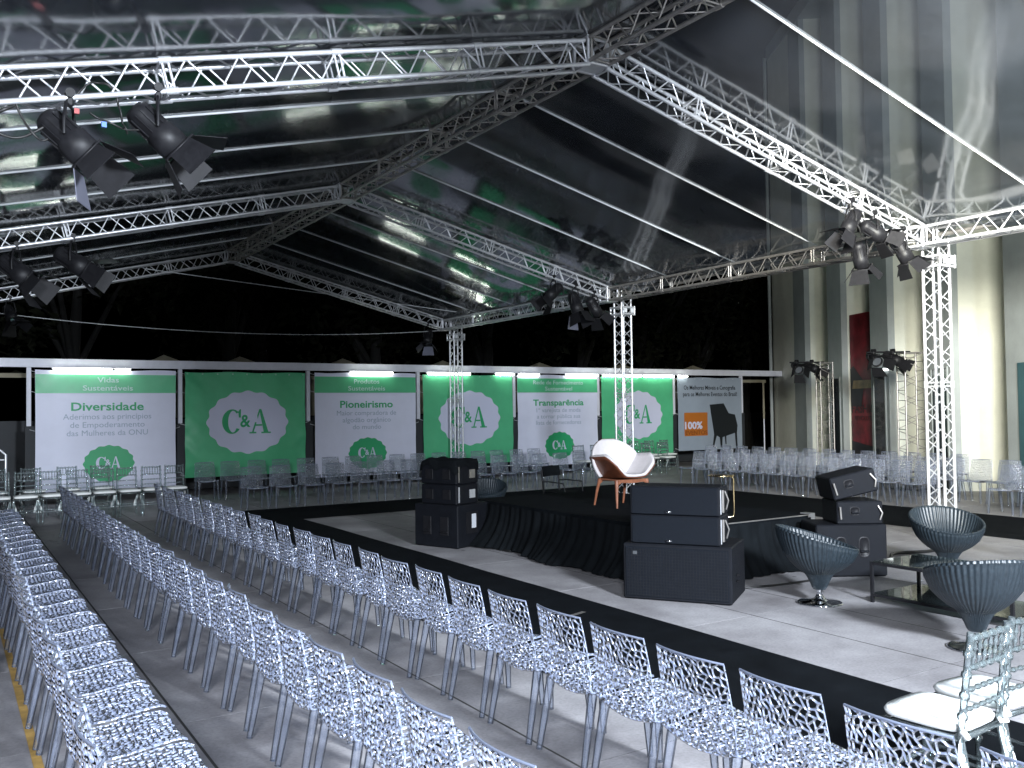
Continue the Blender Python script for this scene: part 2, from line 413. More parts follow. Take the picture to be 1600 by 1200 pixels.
# text helper -------------------------------------------------------------
def text_mesh(s, h, width=None, bold=0.0, ex=.002):
    cu = bpy.data.curves.new('t', 'FONT'); cu.body = s; cu.size = 1; cu.offset = bold; cu.resolution_u = 3
    cu.extrude = ex/h*.7 if False else 0
    o = bpy.data.objects.new('t', cu); C.objects.link(o)
    dg = bpy.context.evaluated_depsgraph_get(); me = bpy.data.meshes.new_from_object(o.evaluated_get(dg))
    bpy.data.objects.remove(o); bpy.data.curves.remove(cu)
    sc = h/.70
    xs = [v.co.x for v in me.vertices]; wx = (max(xs)-min(xs)); x0 = min(xs)
    sx = width/wx if width else sc
    vs = [((v.co.x-x0-wx/2)*sx, v.co.y*sc) for v in me.vertices]
    fs = [list(p.vertices) for p in me.polygons]
    bpy.data.meshes.remove(me)
    return vs, fs

# poster in the niche after the third fin ----------------------------------
def lp(d, l, z): return FW(d, l, z)
ps = thing('fashion_poster', 'tall dark red fashion poster standing in a niche of the pale building', 'poster')
PA, PB = (26.5, 9.93+.07), (24.95, 10.28)
def PP(u, z, off=0):
    a = FW(*PA); bb = FW(*PB); p = a.lerp(bb, u); nrm = (bb-a).cross(Vector((0, 0, 1))).normalized()
    if nrm.dot(-RX) < 0: nrm = -nrm
    return p+nrm*off+Vector((0, 0, z))
zb, zt = .05, 4.6
MB().add([PP(0, zb), PP(1, zb), PP(1, zt), PP(0, zt), PP(0, zb, -.03), PP(1, zb, -.03), PP(1, zt, -.03), PP(0, zt, -.03)], [(0, 1, 2, 3), (4, 7, 6, 5), (3, 2, 6, 7), (0, 3, 7, 4), (1, 5, 6, 2)]) if False else None
b = MB(); b.add([PP(0, zb), PP(1, zb), PP(1, zt), PP(0, zt), PP(0, zb, -.03), PP(1, zb, -.03), PP(1, zt, -.03), PP(0, zt, -.03)], [(0, 1, 2, 3), (4, 7, 6, 5), (3, 2, 6, 7), (0, 3, 7, 4), (1, 5, 6, 2)])
b.build('panel', M['poster_red'], ps)
b = MB(); b.add([PP(.62, 3.0, .008), PP(1, 2.7, .008), PP(1, 4.3, .008), PP(.7, 4.4, .008)], [(0, 1, 2, 3)])
b.add([PP(0, 1.9, .006), PP(.35, 1.9, .006), PP(.45, 2.6, .006), PP(.1, 3.1, .006), PP(0, 3.0, .006)], [(0, 1, 2, 3, 4)])
b.add([PP(0, .05, .006), PP(1, .05, .006), PP(1, .7, .006), PP(0, .9, .006)], [(0, 1, 2, 3)])
b.build('dark_figure', M['poster_dark'], ps)
b = MB(); b.add([PP(.05, 2.42, .01), PP(.95, 2.42, .01), PP(.9, 2.66, .01), PP(.1, 2.66, .01)], [(0, 1, 2, 3)]); b.build('gold_band', M['poster_gold'], ps)
vs, fs = text_mesh('FASHION', .24, 1.5, .012)
Lp = (FW(*PB)-FW(*PA)).length
b = MB(); b.add([PP(.5+x/Lp, 1.72+z, .012) for x, z in vs], fs); b.build('lettering', M['poster_dark'], ps)
vs, fs = text_mesh('REVOLUTION', .13, 1.2, .012)
b = MB(); b.add([PP(.5+x/Lp, 1.5+z, .012) for x, z in vs], fs); b.build('lettering', M['poster_dark'], ps)

# ================================================================== TENT TRUSSES
unit_brace = MB().tube([(0, 0, 0), (0, 0, 1)], .0088, 6, cap=False).mesh('brace', M['alu'])
unit_brace_d = MB().tube([(0, 0, 0), (0, 0, 1)], .0088, 6, cap=False).mesh('brace', M['alu_dark'])
def bar_matrix(a, b):
    d = b-a; q = d.to_track_quat('Z', 'Y').to_matrix().to_4x4()
    return Matrix.Translation(a) @ q @ Matrix.Diagonal((1, 1, d.length, 1))
def truss(name, label, P, Q, up, wd=.245, dark=False, fine=True, group=None, pitch=.43, cat='truss', rungs=False, ring=1.62, parent=None, e0=0, e1=0):
    P = Vector(P); Q = Vector(Q); ax = (Q-P).normalized(); L = (Q-P).length
    up = Vector(up); up = (up-ax*up.dot(ax)).normalized(); sd = ax.cross(up).normalized()
    root = parent if parent else thing(name, label, cat, tuple(P), 0, group)
    m = M['alu_dark'] if dark else M['alu']; h = wd/2
    def pt(s, i):
        sx, sy = ((-1, -1), (1, -1), (1, 1), (-1, 1))[i]
        return ax*s+sd*sx*h+up*sy*h
    off = Vector((0, 0, 0)) if not parent else P
    for i in range(4):
        b = MB(); b.tube([off+pt(e0, i), off+pt(L-e1, i)], .0225, 10); b.build('chord', m, root)
    n = max(2, round((L-e0-e1)/pitch)); pl = (L-e0-e1)/n; J = MB()
    for i in range(4):
        j = (i+1) % 4
        for k in range(n):
            s0 = e0+k*pl
            ph = 0 if i % 2 == 0 else 0
            segs = [(pt(s0+.02, i), pt(s0+pl/2, j)), (pt(s0+pl/2, j), pt(s0+pl-.02, i))]
            if rungs and i % 2 == 0: segs = [(pt(s0+pl/2, i), pt(s0+pl/2, j)), (pt(s0+.01, i), pt(s0+.01, j))]
            for a, c in segs:
                if fine: obj('brace', unit_brace_d if dark else unit_brace, root, mat4=bar_matrix(off+a, off+c))
                else: J.tube([off+a, off+c], .0088, 6, cap=False)
    if not fine: tag(J.build('bracing', m, root), kind='stuff')
    K = MB()
    nr = max(1, round(L/ring))
    for k in range(nr+1):
        s0 = min(max(k*L/nr, e0+.03), L-e1-.03)
        for ds in ((-.025, .025) if 0 < k < nr else (0,)):
            for i in range(4):
                K.tube([off+pt(s0+ds, i), off+pt(s0+ds, (i+1) % 4)], .012, 6, cap=False)
        for i in range(4):
            if 0 < k < nr: K.tube([off+pt(s0-.05, i), off+pt(s0+.05, i)], .031, 10)
    tag(K.build('coupling_frames', m, root), kind='stuff')
    return root
K = .765                       # tent size, scaled about the viewpoint
def kz(z): return 1.95+(z-1.95)*K
XL, XR, ZE, ZR = .06*K, 15.13*K, kz(5.0), kz(6.87)
XM = (XL+XR)/2
GY = [9.86*K, 19.02*K, 28.48*K]
G0 = .70*K
ylab = ['nearest', 'middle', 'farthest']
for k, y in enumerate(GY):
    fine = k < 2
    truss('roof_truss', f'{ylab[k]} sloping aluminium roof truss on the left, rising to the ridge', (XL, y, ZE), (XM, y, ZR), (0, 0, 1), fine=fine, group='sloping roof trusses', e0=.13, e1=.15)
    truss('roof_truss', f'{ylab[k]} sloping aluminium roof truss on the right, falling to its corner column', (XR, y, ZE), (XM, y, ZR), (0, 0, 1), fine=fine, group='sloping roof trusses', e0=.13, e1=.15)
truss('roof_truss', 'sloping aluminium roof truss overhead at the right, nearer than the lit ones', (XR, G0, ZE), (XM, G0, ZR), (0, 0, 1), fine=False, e0=.13, e1=.15)
truss('roof_truss', 'sloping aluminium roof truss overhead at the left, nearer than the lit ones', (XL, G0, ZE), (XM, G0, ZR), (0, 0, 1), fine=False, e0=.13, e1=.15)
ys = [G0]+GY; names = ['nearest', 'middle', 'farthest']
for k in range(3):
    truss('ridge_truss', f'{names[k]} stretch of the dull grey ridge truss along the tent top', (XM, ys[k], ZR), (XM, ys[k+1], ZR), (0, 0, 1), dark=True, fine=k < 2, group='ridge trusses', e0=.15, e1=.15)
    truss('eave_truss', f'{names[k]} stretch of the right eave truss between corner columns', (XR, ys[k], ZE), (XR, ys[k+1], ZE), (0, 0, 1), dark=(k == 1), fine=k < 2, group='right eave trusses', e0=.15, e1=.15)
    truss('eave_truss', f'{names[k]} stretch of the left eave truss above the chair row', (XL, ys[k], ZE), (XL, ys[k+1], ZE), (0, 0, 1), dark=True, fine=False, group='left eave trusses', e0=.15, e1=.15)
def node_block(x, y, z, label, name='corner_block'):
    r = thing(name, label, 'connector', (x, y, z))
    for dx in (-1, 1):
        for dy in (-1, 1):
            MB().tube([(dx*.125, dy*.125, -.15), (dx*.125, dy*.125, .15)], .02, 8).build('upright', M['alu'], r)
    fr = MB()
    for z2 in (-.13, .13):
        for a, c in (((-1, -1), (1, -1)), ((1, -1), (1, 1)), ((1, 1), (-1, 1)), ((-1, 1), (-1, -1))):
            fr.tube([(a[0]*.125, a[1]*.125, z2), (c[0]*.125, c[1]*.125, z2)], .022, 8)
    fr.build('frame', M['alu'], r)
    MB().box((0, 0, -.14), (.2, .2, .008)).build('plate', M['alu'], r)
    return r
for k, y in enumerate(ys):
    nm = ['overhead', 'near', 'middle', 'far'][k]
    node_block(XM, y, ZR, f'aluminium hub joining trusses at the {nm} ridge peak', 'ridge_block')
    node_block(XR, y, ZE, f'aluminium corner block at the {nm} right eave')
    node_block(XL, y, ZE, f'aluminium corner block at the {nm} left eave')
    for x, sidew in ((XR, 'right'), (XL, 'left')):
        if x == XL and k == 0: continue
        c = truss('column_truss', f'{nm} {sidew} lattice column of bright aluminium carrying the tent eave', (x+(.36 if x == XR else 0), y, .06), (x+(.36 if x == XR else 0), y, ZE+(.10 if x == XR else -.13)), (1, 0, 0), fine=(k in (1, 2) and x == XR), group='tent columns', pitch=.40, ring=1.8, cat='column')
        MB().box((0, 0, -.035), (.36, .36, .03)).build('base_plate', M['alu_dark'], c)
        sl = MB()
        for z2 in (ZE-.45, ZE-.31):
            for a, e in (((-1, -1), (1, -1)), ((1, -1), (1, 1)), ((1, 1), (-1, 1)), ((-1, 1), (-1, -1))):
                sl.tube([(a[0]*.175, a[1]*.175, z2), (e[0]*.175, e[1]*.175, z2)], .02, 8)
        for a in ((-1, -1), (1, -1), (1, 1), (-1, 1)): sl.tube([(a[0]*.175, a[1]*.175, ZE-.47), (a[0]*.175, a[1]*.175, ZE-.29)], .02, 8)
        sl.build('sleeve', M['alu'], c)
        pd = MB()
        for a in (-1, 1): pd.box((a*.09, -.20, ZE-.38), (.08, .02, .09))
        pd.build('wheel_pad', M['strap'], c)

# ================================================================== ROOF SKIN
OFF = .18
def roof_z(x): return ZE+OFF+(ZR-ZE)*(1-abs(x-XM)/(XM-XL))
bays = [(G0-9.2*K, G0), (G0, GY[0]), (GY[0], GY[1]), (GY[1], GY[2])]
wires = [0, 1, 2, 3, 4]
skinL = thing('tent_canopy', 'clear vinyl roof skin over the left slope of the tent', 'tent roof')
skinR = thing('tent_canopy', 'clear vinyl roof skin over the right slope of the tent', 'tent roof')
for root, xa, xb in ((skinL, XL-.2, XM), (skinR, XM, XR+.2)):
    for bi, (y0, y1) in enumerate(bays):
        if bi == 0: y0 = G0-3
        yc = [y0+(y1-y0)*i/4 for i in range(5)]
        for i in range(4):
            if bi == 0 and i < 1: pass
            b = MB(); ph = random.uniform(0, 9)
            def fn(u, v, a=yc[i], c=yc[i+1], ph=ph):
                x = xa+(xb-xa)*u; y = a+(c-a)*v
                e = (x-XM)/(XM-XL); sag = -.02*math.sin(PI*v)
                wv = .022*noise.noise(Vector((x*.45, y*1.1+ph, 3)))*math.sin(PI*v)
                edge = max(0, abs(e)-.93)/.07
                return (x, y, roof_z(x)+sag+wv-.10*edge*abs(math.sin(y*1.3)))
            b.grid(fn, 26, 8); b.build('skin_panel', M['skin'], root)
            if i > 0:
                sp = MB()
                rr = .013
                sp.tube([(xa+(xb-xa)*q/12, yc[i], roof_z(xa+(xb-xa)*q/12)-.011) for q in range(13)], rr, 6)
                sp.build('white_strap', M['strap'], root)
        for yy in ((y0+y1)/2-.9,):
            pass
    # rolled hem along the eave
    xe = xa if root is skinL else xb
    hem = MB(); hem.tube([(xe+.03*math.sin(q*.9), G0-2+q*.312, roof_z(xe)-.05-.05*abs(math.sin(q*.52))) for q in range(75)], .035, 7)
    hem.build('hem', M['alu_dark'], root)
# seam wires seen across the far gable
cb = MB()
cb.tube([((1.2+q*.68)*K, 28.3*K, kz(4.45)+.25*((q/20-.5)**2)*4) for q in range(21)], .008, 5)
tag(cb.build('wire', M['strap']), 'thin pale wire slung low under the farthest gable', 'wire')
cb = MB(); cb.tube([((4.5+q*.5)*K, 25.5*K, kz(5.85)-.5*0-.55*(q/19)) for q in range(20)], .009, 5)
tag(cb.build('wire', M['strap']), 'thin pale wire crossing under the farthest roof bay', 'wire')

# ================================================================== STALL ROW WITH BANNERS
FYY = 22.3
st = thing('stall_frame', 'long white painted steel frame with eight posts holding the banners', 'frame')
posts = [1.54-3.14, 1.54, 4.72, 7.87, 11.0, 14.12, 17.23, 20.38, 23.55]
MB().box(((-6+25.6)/2, FYY-.02, 3.11), (31.6, .10, .19)).build('top_beam', M['frame_white'], st)
MB().box(((-6+25.6)/2, FYY+.75, 2.86), (31.6, .08, .10)).build('rear_beam', M['beige'], st)
for x in posts:
    p = MB().box((x, FYY, (1.72+3.01)/2), (.09, .09, 3.01-1.72)).build('post', M['frame_white'], st)
    MB().box((x+.03, FYY+.03, .86), (.20, .10, 1.71)).build('post_wrap', M['frame_dark'], p)
for x in (6.2, 8.9, 11.9, 15.2, 18.4, 4.4, 21.5):
    b = MB(); b.add([(x-.3, FYY-.05, 3.21), (x+.3, FYY-.05, 3.21), (x+.3, FYY+.5, 3.21), (x-.3, FYY+.5, 3.21), (x, FYY+.22, 3.36)], [(0, 1, 4), (1, 2, 4), (2, 3, 4), (3, 0, 4)]); b.build('tent_peak', M['beige'], st)
wl = thing('stall_back_wall', 'plain beige and black rear wall of the stalls seen through the banner gaps', 'wall')
MB().box((13.9, FYY+1.4, 2.35), (19, .06, 1.0)).build('upper_panel', M['beige'], wl)
MB().box((9.5, FYY+1.35, .93), (26, .05, 1.8)).build('lower_panel', M['frame_dark'], wl)
# tubes
tubes = [(1.98, 3.23), (3.25, 3.62), (8.95, 10.2), (11.2, 12.6), (13.4, 14.05), (14.2, 14.95), (15.9, 17.15), (17.3, 18.9), (18.95, 20.3), (20.45, 20.9)]
tn = ['over the left half of the Vidas Sustentáveis banner', 'short one right of centre over the Vidas banner', 'over the Produtos Sustentáveis banner', 'over the middle green emblem banner', 'right end of the middle green banner', 'left end of the Rede de Fornecimento banner', 'right end of the Rede de Fornecimento banner', 'left half over the rightmost green emblem banner', 'right half over the rightmost green emblem banner', 'short one over the furniture banner corner']
for (a, c), nlab in zip(tubes, tn):
    r = thing('tube_light', 'glowing fluorescent tube, '+nlab, 'tube light', ((a+c)/2, FYY-.13, 2.965), 0, 'tube lights above the banners')
    MB().tube([(-(c-a)/2+.03, -.04, 0), ((c-a)/2-.03, -.04, 0)], .030, 8).build('tube', M['tube'], r)
    MB().box((0, .01, .035), (c-a, .05, .025)).build('holder', M['frame_white'], r)

def wrinkle(x, z, seed, amp):
    d = min(x+1.49, 1.49-x)
    n1 = noise.noise(Vector((x*1.1+seed, z*1.1, seed)))
    n2 = noise.noise(Vector(((x+z)*2.6+seed*3, (x-z)*.7, seed)))
    n3 = noise.noise(Vector(((x-z)*3.4+seed*5, (x+z)*.8, seed+4)))
    e = max(0, 1-d/.55)
    return amp*(1.0*n1+.5*n2*(.35+e)+.35*n3*e)
def banner(cx, wdt, zt, zb, m, label, seed, amp=.02, group=None):
    r = thing('banner', label, 'banner', (cx, FYY-.10, 0), 0, group)
    b = MB()
    def fn(u, v):
        x = -wdt/2+wdt*u; z = zb+(zt-zb)*v
        return (x*(1-.006*math.sin(v*PI)), wrinkle(x, z, seed, amp), z-.012*math.sin(u*PI*4)*(v > .97))
    b.grid(fn, 60, 50); b.build('cloth', m, r)
    ey = MB()
    for q in range(9):
        ex = -wdt/2+.06+(wdt-.12)*q/8
        ey.tube([(ex+.016*math.cos(t*PI/4), wrinkle(ex, zt-.04, seed, amp)-.004, zt-.04+.016*math.sin(t*PI/4)) for t in range(8)], .004, 4, closed=True)
    tag(ey.build('eyelets', M['alu'], r), kind='stuff')
    cords = MB()
    for zz in (zb+.05, (zb+zt)/2, zt-.5, zt-.05):
        for sg in (-1, 1): cords.tube([(sg*wdt/2, 0, zz), (sg*(wdt/2+.10), .05, zz+.03)], .006, 5)
    cords.build('cord', M['strap'], r)
    return r, seed, amp
def on_banner(bn, name, vs, fs, m, off):
    r, seed, amp = bn
    b = MB(); b.add([(x, wrinkle(x, z, seed, amp)-off, z) for x, z in vs], fs); return b.build(name, m, r)
def rect_on(bn, name, x0, x1, z0, z1, m, off):
    n, k = 30, 6
    vs = [(x0+(x1-x0)*i/n, z0+(z1-z0)*j/k) for i in range(n+1) for j in range(k+1)]
    fs = [(i*(k+1)+j, (i+1)*(k+1)+j, (i+1)*(k+1)+j+1, i*(k+1)+j+1) for i in range(n) for j in range(k)]
    return on_banner(bn, name, vs, fs, m, off)
def text_on(bn, s, x, z, h, wdt, m, bold, off=.012, name='lettering'):
    vs, fs = text_mesh(s, h, wdt, bold)
    return on_banner(bn, name, [(a+x, c+z) for a, c in vs], fs, m, off)
def badge(bn, x, z, a, c, m, off, name='emblem'):
    vs = [(x, z)]; fs = []; N = 144; K = 9
    for k in range(1, K+1):
        for i in range(N):
            t = 2*PI*i/N; f = (1+.028*math.cos(16*t))*k/K
            vs.append((x+a*math.cos(t)*f, z+c*math.sin(t)*f))
    for i in range(N): fs.append((0, 1+i, 1+(i+1) % N))
    for k in range(K-1):
        for i in range(N): fs.append((1+k*N+i, 1+(k+1)*N+i, 1+(k+1)*N+(i+1) % N, 1+k*N+(i+1) % N))
    return on_banner(bn, name, vs, fs, m, off)
def letter_C(cx, cz, h):
    vs = []; fs = []; n = 40; rx, rz = .40*h, .50*h; ix, iz = .19*h, .44*h
    for i in range(n+1):
        t = R(48)+(R(322)-R(48))*i/n
        vs += [(cx+rx*math.cos(t), cz+rz*math.sin(t)), (cx+.035*h+ix*math.cos(t), cz+iz*math.sin(t))]
    for i in range(n): fs.append((2*i, 2*i+2, 2*i+3, 2*i+1))
    o = len(vs)
    vs += [(cx+.27*h, cz+.16*h), (cx+.35*h, cz+.16*h), (cx+.35*h, cz+.50*h), (cx+.30*h, cz+.50*h), (cx+.24*h, cz+.40*h)]
    fs.append((o, o+1, o+2, o+3, o+4))
    return vs, fs
def letter_A(cx, cz, h):
    vs = []; fs = []
    def q(p):
        o = len(vs); vs.extend([(cx+a*h, cz+c*h) for a, c in p]); fs.append(list(range(o, o+len(p))))
    q([(.045, .5), (-.045, .5), (.14, -.44), (.33, -.44)])
    q([(-.045, .499), (-.02, .37), (-.255, -.44), (-.325, -.44)])
    q([(-.195, -.19), (.082, -.19), (.070, -.125), (-.176, -.125)])
    q([(-.43, -.44), (-.43, -.5), (-.15, -.5), (-.15, -.44)])
    q([(.05, -.44), (.05, -.5), (.43, -.5), (.43, -.44)])
    return vs, fs
def logo(bn, x, z, h, m, off):
    v1, f1 = letter_C(x-.62*h, z, h); v2, f2 = letter_A(x+.52*h, z, h)
    v3, f3 = text_mesh('&', .5*h, .42*h, .02)
    v3 = [(a+x-.08*h, c+z-.22*h) for a, c in v3]
    on_banner(bn, 'lettering', v1, f1, m, off); on_banner(bn, 'lettering', v2, f2, m, off); on_banner(bn, 'lettering', v3, f3, m, off+.002)
def text_banner(cx, wdt, title1, title2, head, hw, lines, lws, label, seed, t1w, t2w):
    bn = banner(cx, wdt, 2.96, .26, M['ban_white'], label, seed, .022, 'white text banners')
    rect_on(bn, 'green_band', -wdt/2+.005, wdt/2-.005, 2.44, 2.86, M['ban_green'], .005)
    text_on(bn, title1, 0, 2.685, .115, t1w, M['print_pale'], .012, .012)
    text_on(bn, title2, 0, 2.50, .115, t2w, M['print_pale'], .012, .012)
    text_on(bn, head, 0, 2.05, .18, hw, M['print_green'], .022, .010)
    for i, (l, lw) in enumerate(zip(lines, lws)): text_on(bn, l, 0, 1.85-.185*i, .125, lw, M['print_grey'], 0, .010)
    badge(bn, 0.02, .84, .53, .41, M['print_green'], .006)
    logo(bn, .02, .86, .27, M['print_white'], .014)
    return bn
text_banner(3.13, 2.95, 'Vidas', 'Sustentáveis', 'Diversidade', 1.52, ['Aderimos aos princípios', 'de Empoderamento', 'das Mulheres da ONU'], [1.85, 1.56, 1.70],
            'white banner with green band reading Vidas Sustentáveis and Diversidade, leftmost', 1.3, .45, 1.05)
def green_banner(cx, wdt, label, seed, amp, zb):
    bn = banner(cx, wdt, 2.94, zb, M['ban_green'], label, seed, amp, 'green emblem banners')
    badge(bn, .02, 1.72, .98, .76, M['print_white'], .007)
    logo(bn, 0, 1.74, .60, M['print_green'], .016)
green_banner(6.29, 2.96, 'green banner with white scalloped C&A emblem, leftmost and most creased', 6.1, .075, .42)
text_banner(9.45, 2.88, 'Produtos', 'Sustentáveis', 'Pioneirismo', 1.5, ['Maior compradora de', 'algodão orgânico', 'do mundo'], [1.68, 1.36, .80],
            'white banner reading Produtos Sustentáveis and Pioneirismo, between two green ones', 2.7, .72, 1.05)
green_banner(12.57, 2.92, 'green banner with scalloped C&A emblem, crossed by the farthest lattice column', 8.4, .035, .42)
text_banner(15.67, 2.96, 'Rede de Fornecimento', 'Sustentável', 'Transparência', 1.86, ['1º varejista de moda', 'a tornar pública sua', 'lista de fornecedores'], [1.62, 1.60, 1.66],
            'white banner reading Rede de Fornecimento Sustentável and Transparência, behind the stage', 4.2, 1.85, 1.0)
green_banner(18.78, 2.96, 'green banner with C&A emblem, crossed by the middle lattice column', 9.9, .03, .42)
bn = banner(21.98, 2.99, 2.93, .5, M['ban_blue'], 'pale blue furniture banner with orange square and black armchair picture', 5.5, .013)
text_on(bn, 'Os Melhores Móveis e Cenografia', -.02, 2.53, .14, 2.40, M['print_black'], .012)
text_on(bn, 'para os Melhores Eventos do Brasil!', 0, 2.31, .14, 2.52, M['print_black'], .012)
vs = [(-1.22, .98), (-.16, .98), (-.16, 1.76), (-1.22, 1.76)]
rect_on(bn, 'orange_square', -1.22, -.16, .98, 1.76, M['orange'], .005)
text_on(bn, '100%', -.80, 1.22, .23, .80, M['print_white'], .035)
text_on(bn, 'EVENTOS', -.68, 1.02, .14, 1.0, M['orange_dark'], .02)
text_on(bn, 'www.100porcentoeventos', -.68, .86, .06, 1.0, M['print_grey'], .0) if False else None
ch = MB()
def sil(p, yo): ch.add([(x, -.018-yo, z) for x, z in p], [list(range(len(p)))])
sil([(-.06, 2.02), (.60, 2.06), (.83, 1.72), (1.13, 1.67), (1.25, 1.30), (1.22, 1.06), (.42, .88), (.12, 1.03)], 0)
sil([(.13, 1.05), (.26, 1.0), (.10, .58), (.04, .58)], .002); sil([(.38, .92), (.52, .92), (.49, .55), (.42, .55)], .002)
sil([(.62, .94), (.69, .95), (.70, .66), (.65, .66)], .002); sil([(1.11, 1.08), (1.21, 1.08), (1.23, .46), (1.16, .46)], .002)
ch.build('armchair_picture', M['print_black'], bn[0])
# white pole right of the banners
p = thing('stand_pole', 'thin white pole standing right of the furniture banner', 'pole', (24.35, 22.0, 0))
MB().tube([(0, 0, .04), (0, 0, 1.55)], .022, 8).build('lower_tube', M['frame_white'], p)
MB().tube([(0, 0, 1.5), (0, 0, 2.85)], .035, 8).build('upper_tube', M['beige'], p)
b = MB(); [b.tube([(0, 0, .25), (.35*math.cos(a), .35*math.sin(a), .02)], .012, 6) for a in (0, 2.1, 4.2)]; b.build('tripod_foot', M['black_metal'], p)
# crowd barrier on the far left
cbk = thing('crowd_barrier', 'grey tubular crowd barrier at the far left behind the ballroom chairs', 'barrier', (-.35, 21.2, 0))
MB().tube([(-1.2, 0, .05), (-1.2, 0, 1.15), (-1.1, 0, 1.25), (1.3, 0, 1.25), (1.4, 0, 1.15), (1.4, 0, .05)], .025, 8).build('hoop', M['alu'], cbk)
MB().tube([(-1.2, 0, 1.05), (1.4, 0, 1.05)], .015, 6).build('rail', M['alu'], cbk)
MB().tube([(-1.2, 0, .25), (1.4, 0, .25)], .018, 6).build('rail', M['alu'], cbk)
for i in range(10): MB().tube([(-1.0+i*.24, 0, .25), (-1.0+i*.24, 0, 1.05)], .009, 5).build('bar', M['alu'], cbk)

# ================================================================== TREES BEHIND
def crown_mesh(seed, n=2600, rad=3.4, h=4.5):
    rnd = random.Random(seed); b = MB(); cl = []
    for _ in range(26):
        a = rnd.uniform(0, 2*PI); rr = rad*math.sqrt(rnd.random())*.85; z = rnd.uniform(-.45, .5)*h
        sc = math.sqrt(max(.1, 1-(2*abs(z)/h)**2*.9)); cl.append((Vector((rr*math.cos(a)*sc, rr*math.sin(a)*sc, z)), rnd.uniform(.6, 1.3)))
    for _ in range(n):
        c, r = rnd.choice(cl)
        d = Vector((rnd.gauss(0, 1), rnd.gauss(0, 1), rnd.gauss(0, .7))).normalized()*r*rnd.uniform(.5, 1.05)
        p = c+d; s = rnd.uniform(.09, .2)
        m = Matrix.Rotation(rnd.uniform(0, 6.3), 3, Vector((rnd.gauss(0, 1), rnd.gauss(0, 1), rnd.gauss(0, 1))).normalized())
        b.add([p+m @ Vector(q) for q in ((-s, 0, 0), (0, -s*.5, .03), (s, 0, 0), (0, s*.5, .03))], [(0, 1, 2, 3)])
    return b.mesh('crown', M['leaf'])
crowns = [crown_mesh(i) for i in range(3)]
def tree_trunk(seed):
    rnd = random.Random(seed+50); b = MB()
    b.tube([(0, 0, -.1), (.1, .05, 1.5), (-.05, .1, 3.2), (.05, 0, 5)], [.28, .2, .16, .10], 8)
    for _ in range(5):
        a = rnd.uniform(0, 6.3); b.tube([(0, .05, rnd.uniform(2.4, 3.8)), (math.cos(a)*1.1, math.sin(a)*1.1, 4.8), (math.cos(a)*1.9, math.sin(a)*1.9, 6)], [.09, .06, .03], 6)
    return b.mesh('trunk', M['bark'])
trunks = [tree_trunk(i) for i in range(3)]
tl = ['dark tree behind the stalls above the leftmost white banner', 'dark tree above the leftmost green banner', 'dark tree between the far gable and the Produtos banner', 'dark tree behind the farthest lattice column', 'dark tree above the Rede de Fornecimento banner', 'dark tree above the rightmost green banner', 'dark tree above the furniture banner', 'dark tree beside the far edge of the pale building', 'dark tree at the far left behind the crowd barrier', 'tall dark tree in the second line seen under the far gable', 'dark second-line tree behind the middle column', 'dark second-line tree at the left of the sky']
tx = [(3, 27, 1.1), (7.5, 28, 1.2), (12, 27.5, 1.1), (16.5, 28, 1.25), (20.5, 27.5, 1.1), (24.5, 28.5, 1.2), (28, 29, 1.25), (32, 30, 1.3), (-2, 27, 1.2), (10, 34, 1.7), (20, 35, 1.7), (0, 35, 1.7)]
for i, (x, y, s) in enumerate(tx):
    r = thing('tree', tl[i], 'tree', (x, y, 0), i*1.3, 'trees behind the stalls'); r.scale = (s, s, s)
    obj('crown', crowns[i % 3], r, (0, 0, 5.0)); obj('trunk', trunks[i % 3], r)

# ================================================================== CHAIRS
# local frame: chair faces +Y, origin on the floor under the seat
PROF = [(.245, .408), (.235, .430), (.15, .430), (.03, .414), (-.07, .392), (-.14, .374), (-.195, .376), (-.226, .405), (-.240, .47), (-.250, .56), (-.264, .66), (-.282, .755), (-.30, .836)]
def prof(s):
    # s in metres along the profile
    pts = PROF
    for i in range(len(pts)-1):
        a, c = pts[i], pts[i+1]; L = math.hypot(c[0]-a[0], c[1]-a[1])
        if s <= L or i == len(pts)-2:
            t = s/L; return a[0]+(c[0]-a[0])*t, a[1]+(c[1]-a[1])*t
        s -= L
PL = sum(math.hypot(PROF[i+1][0]-PROF[i][0], PROF[i+1][1]-PROF[i][1]) for i in range(len(PROF)-1))
SPLIT = .45
def shell_pt(x, s):
    s = min(max(s, 0), PL-1e-6)
    y, z = prof(s)
    y2, z2 = prof(min(s+.02, PL-1e-6)); y0, z0 = prof(max(s-.02, 0))
    y = (y+y2+y0)/3; z = (z+z2+z0)/3
    t = s/PL
    wd = .232-.022*max(0, (t-.5))*2
    if t < .12: wd *= .9+.1*math.sqrt(max(0, t/.12))
    u = x/.235
    back = min(1, max(0, (s-.42)/.2))
    bend = math.exp(-((s-.43)/.11)**2)
    yy = y+back*.04*u*u; zz = z+(1-back)*.018*u*u - back*.006*u*u+bend*.030*u*u
    return Vector((u*wd, yy, zz))
def shell_n(x, s):
    e = .004
    a = shell_pt(x+e, s)-shell_pt(x-e, s); c = shell_pt(x, s+e)-shell_pt(x, s-e)
    n = a.cross(c); return n.normalized() if n.length > 1e-9 else Vector((0, 0, 1))
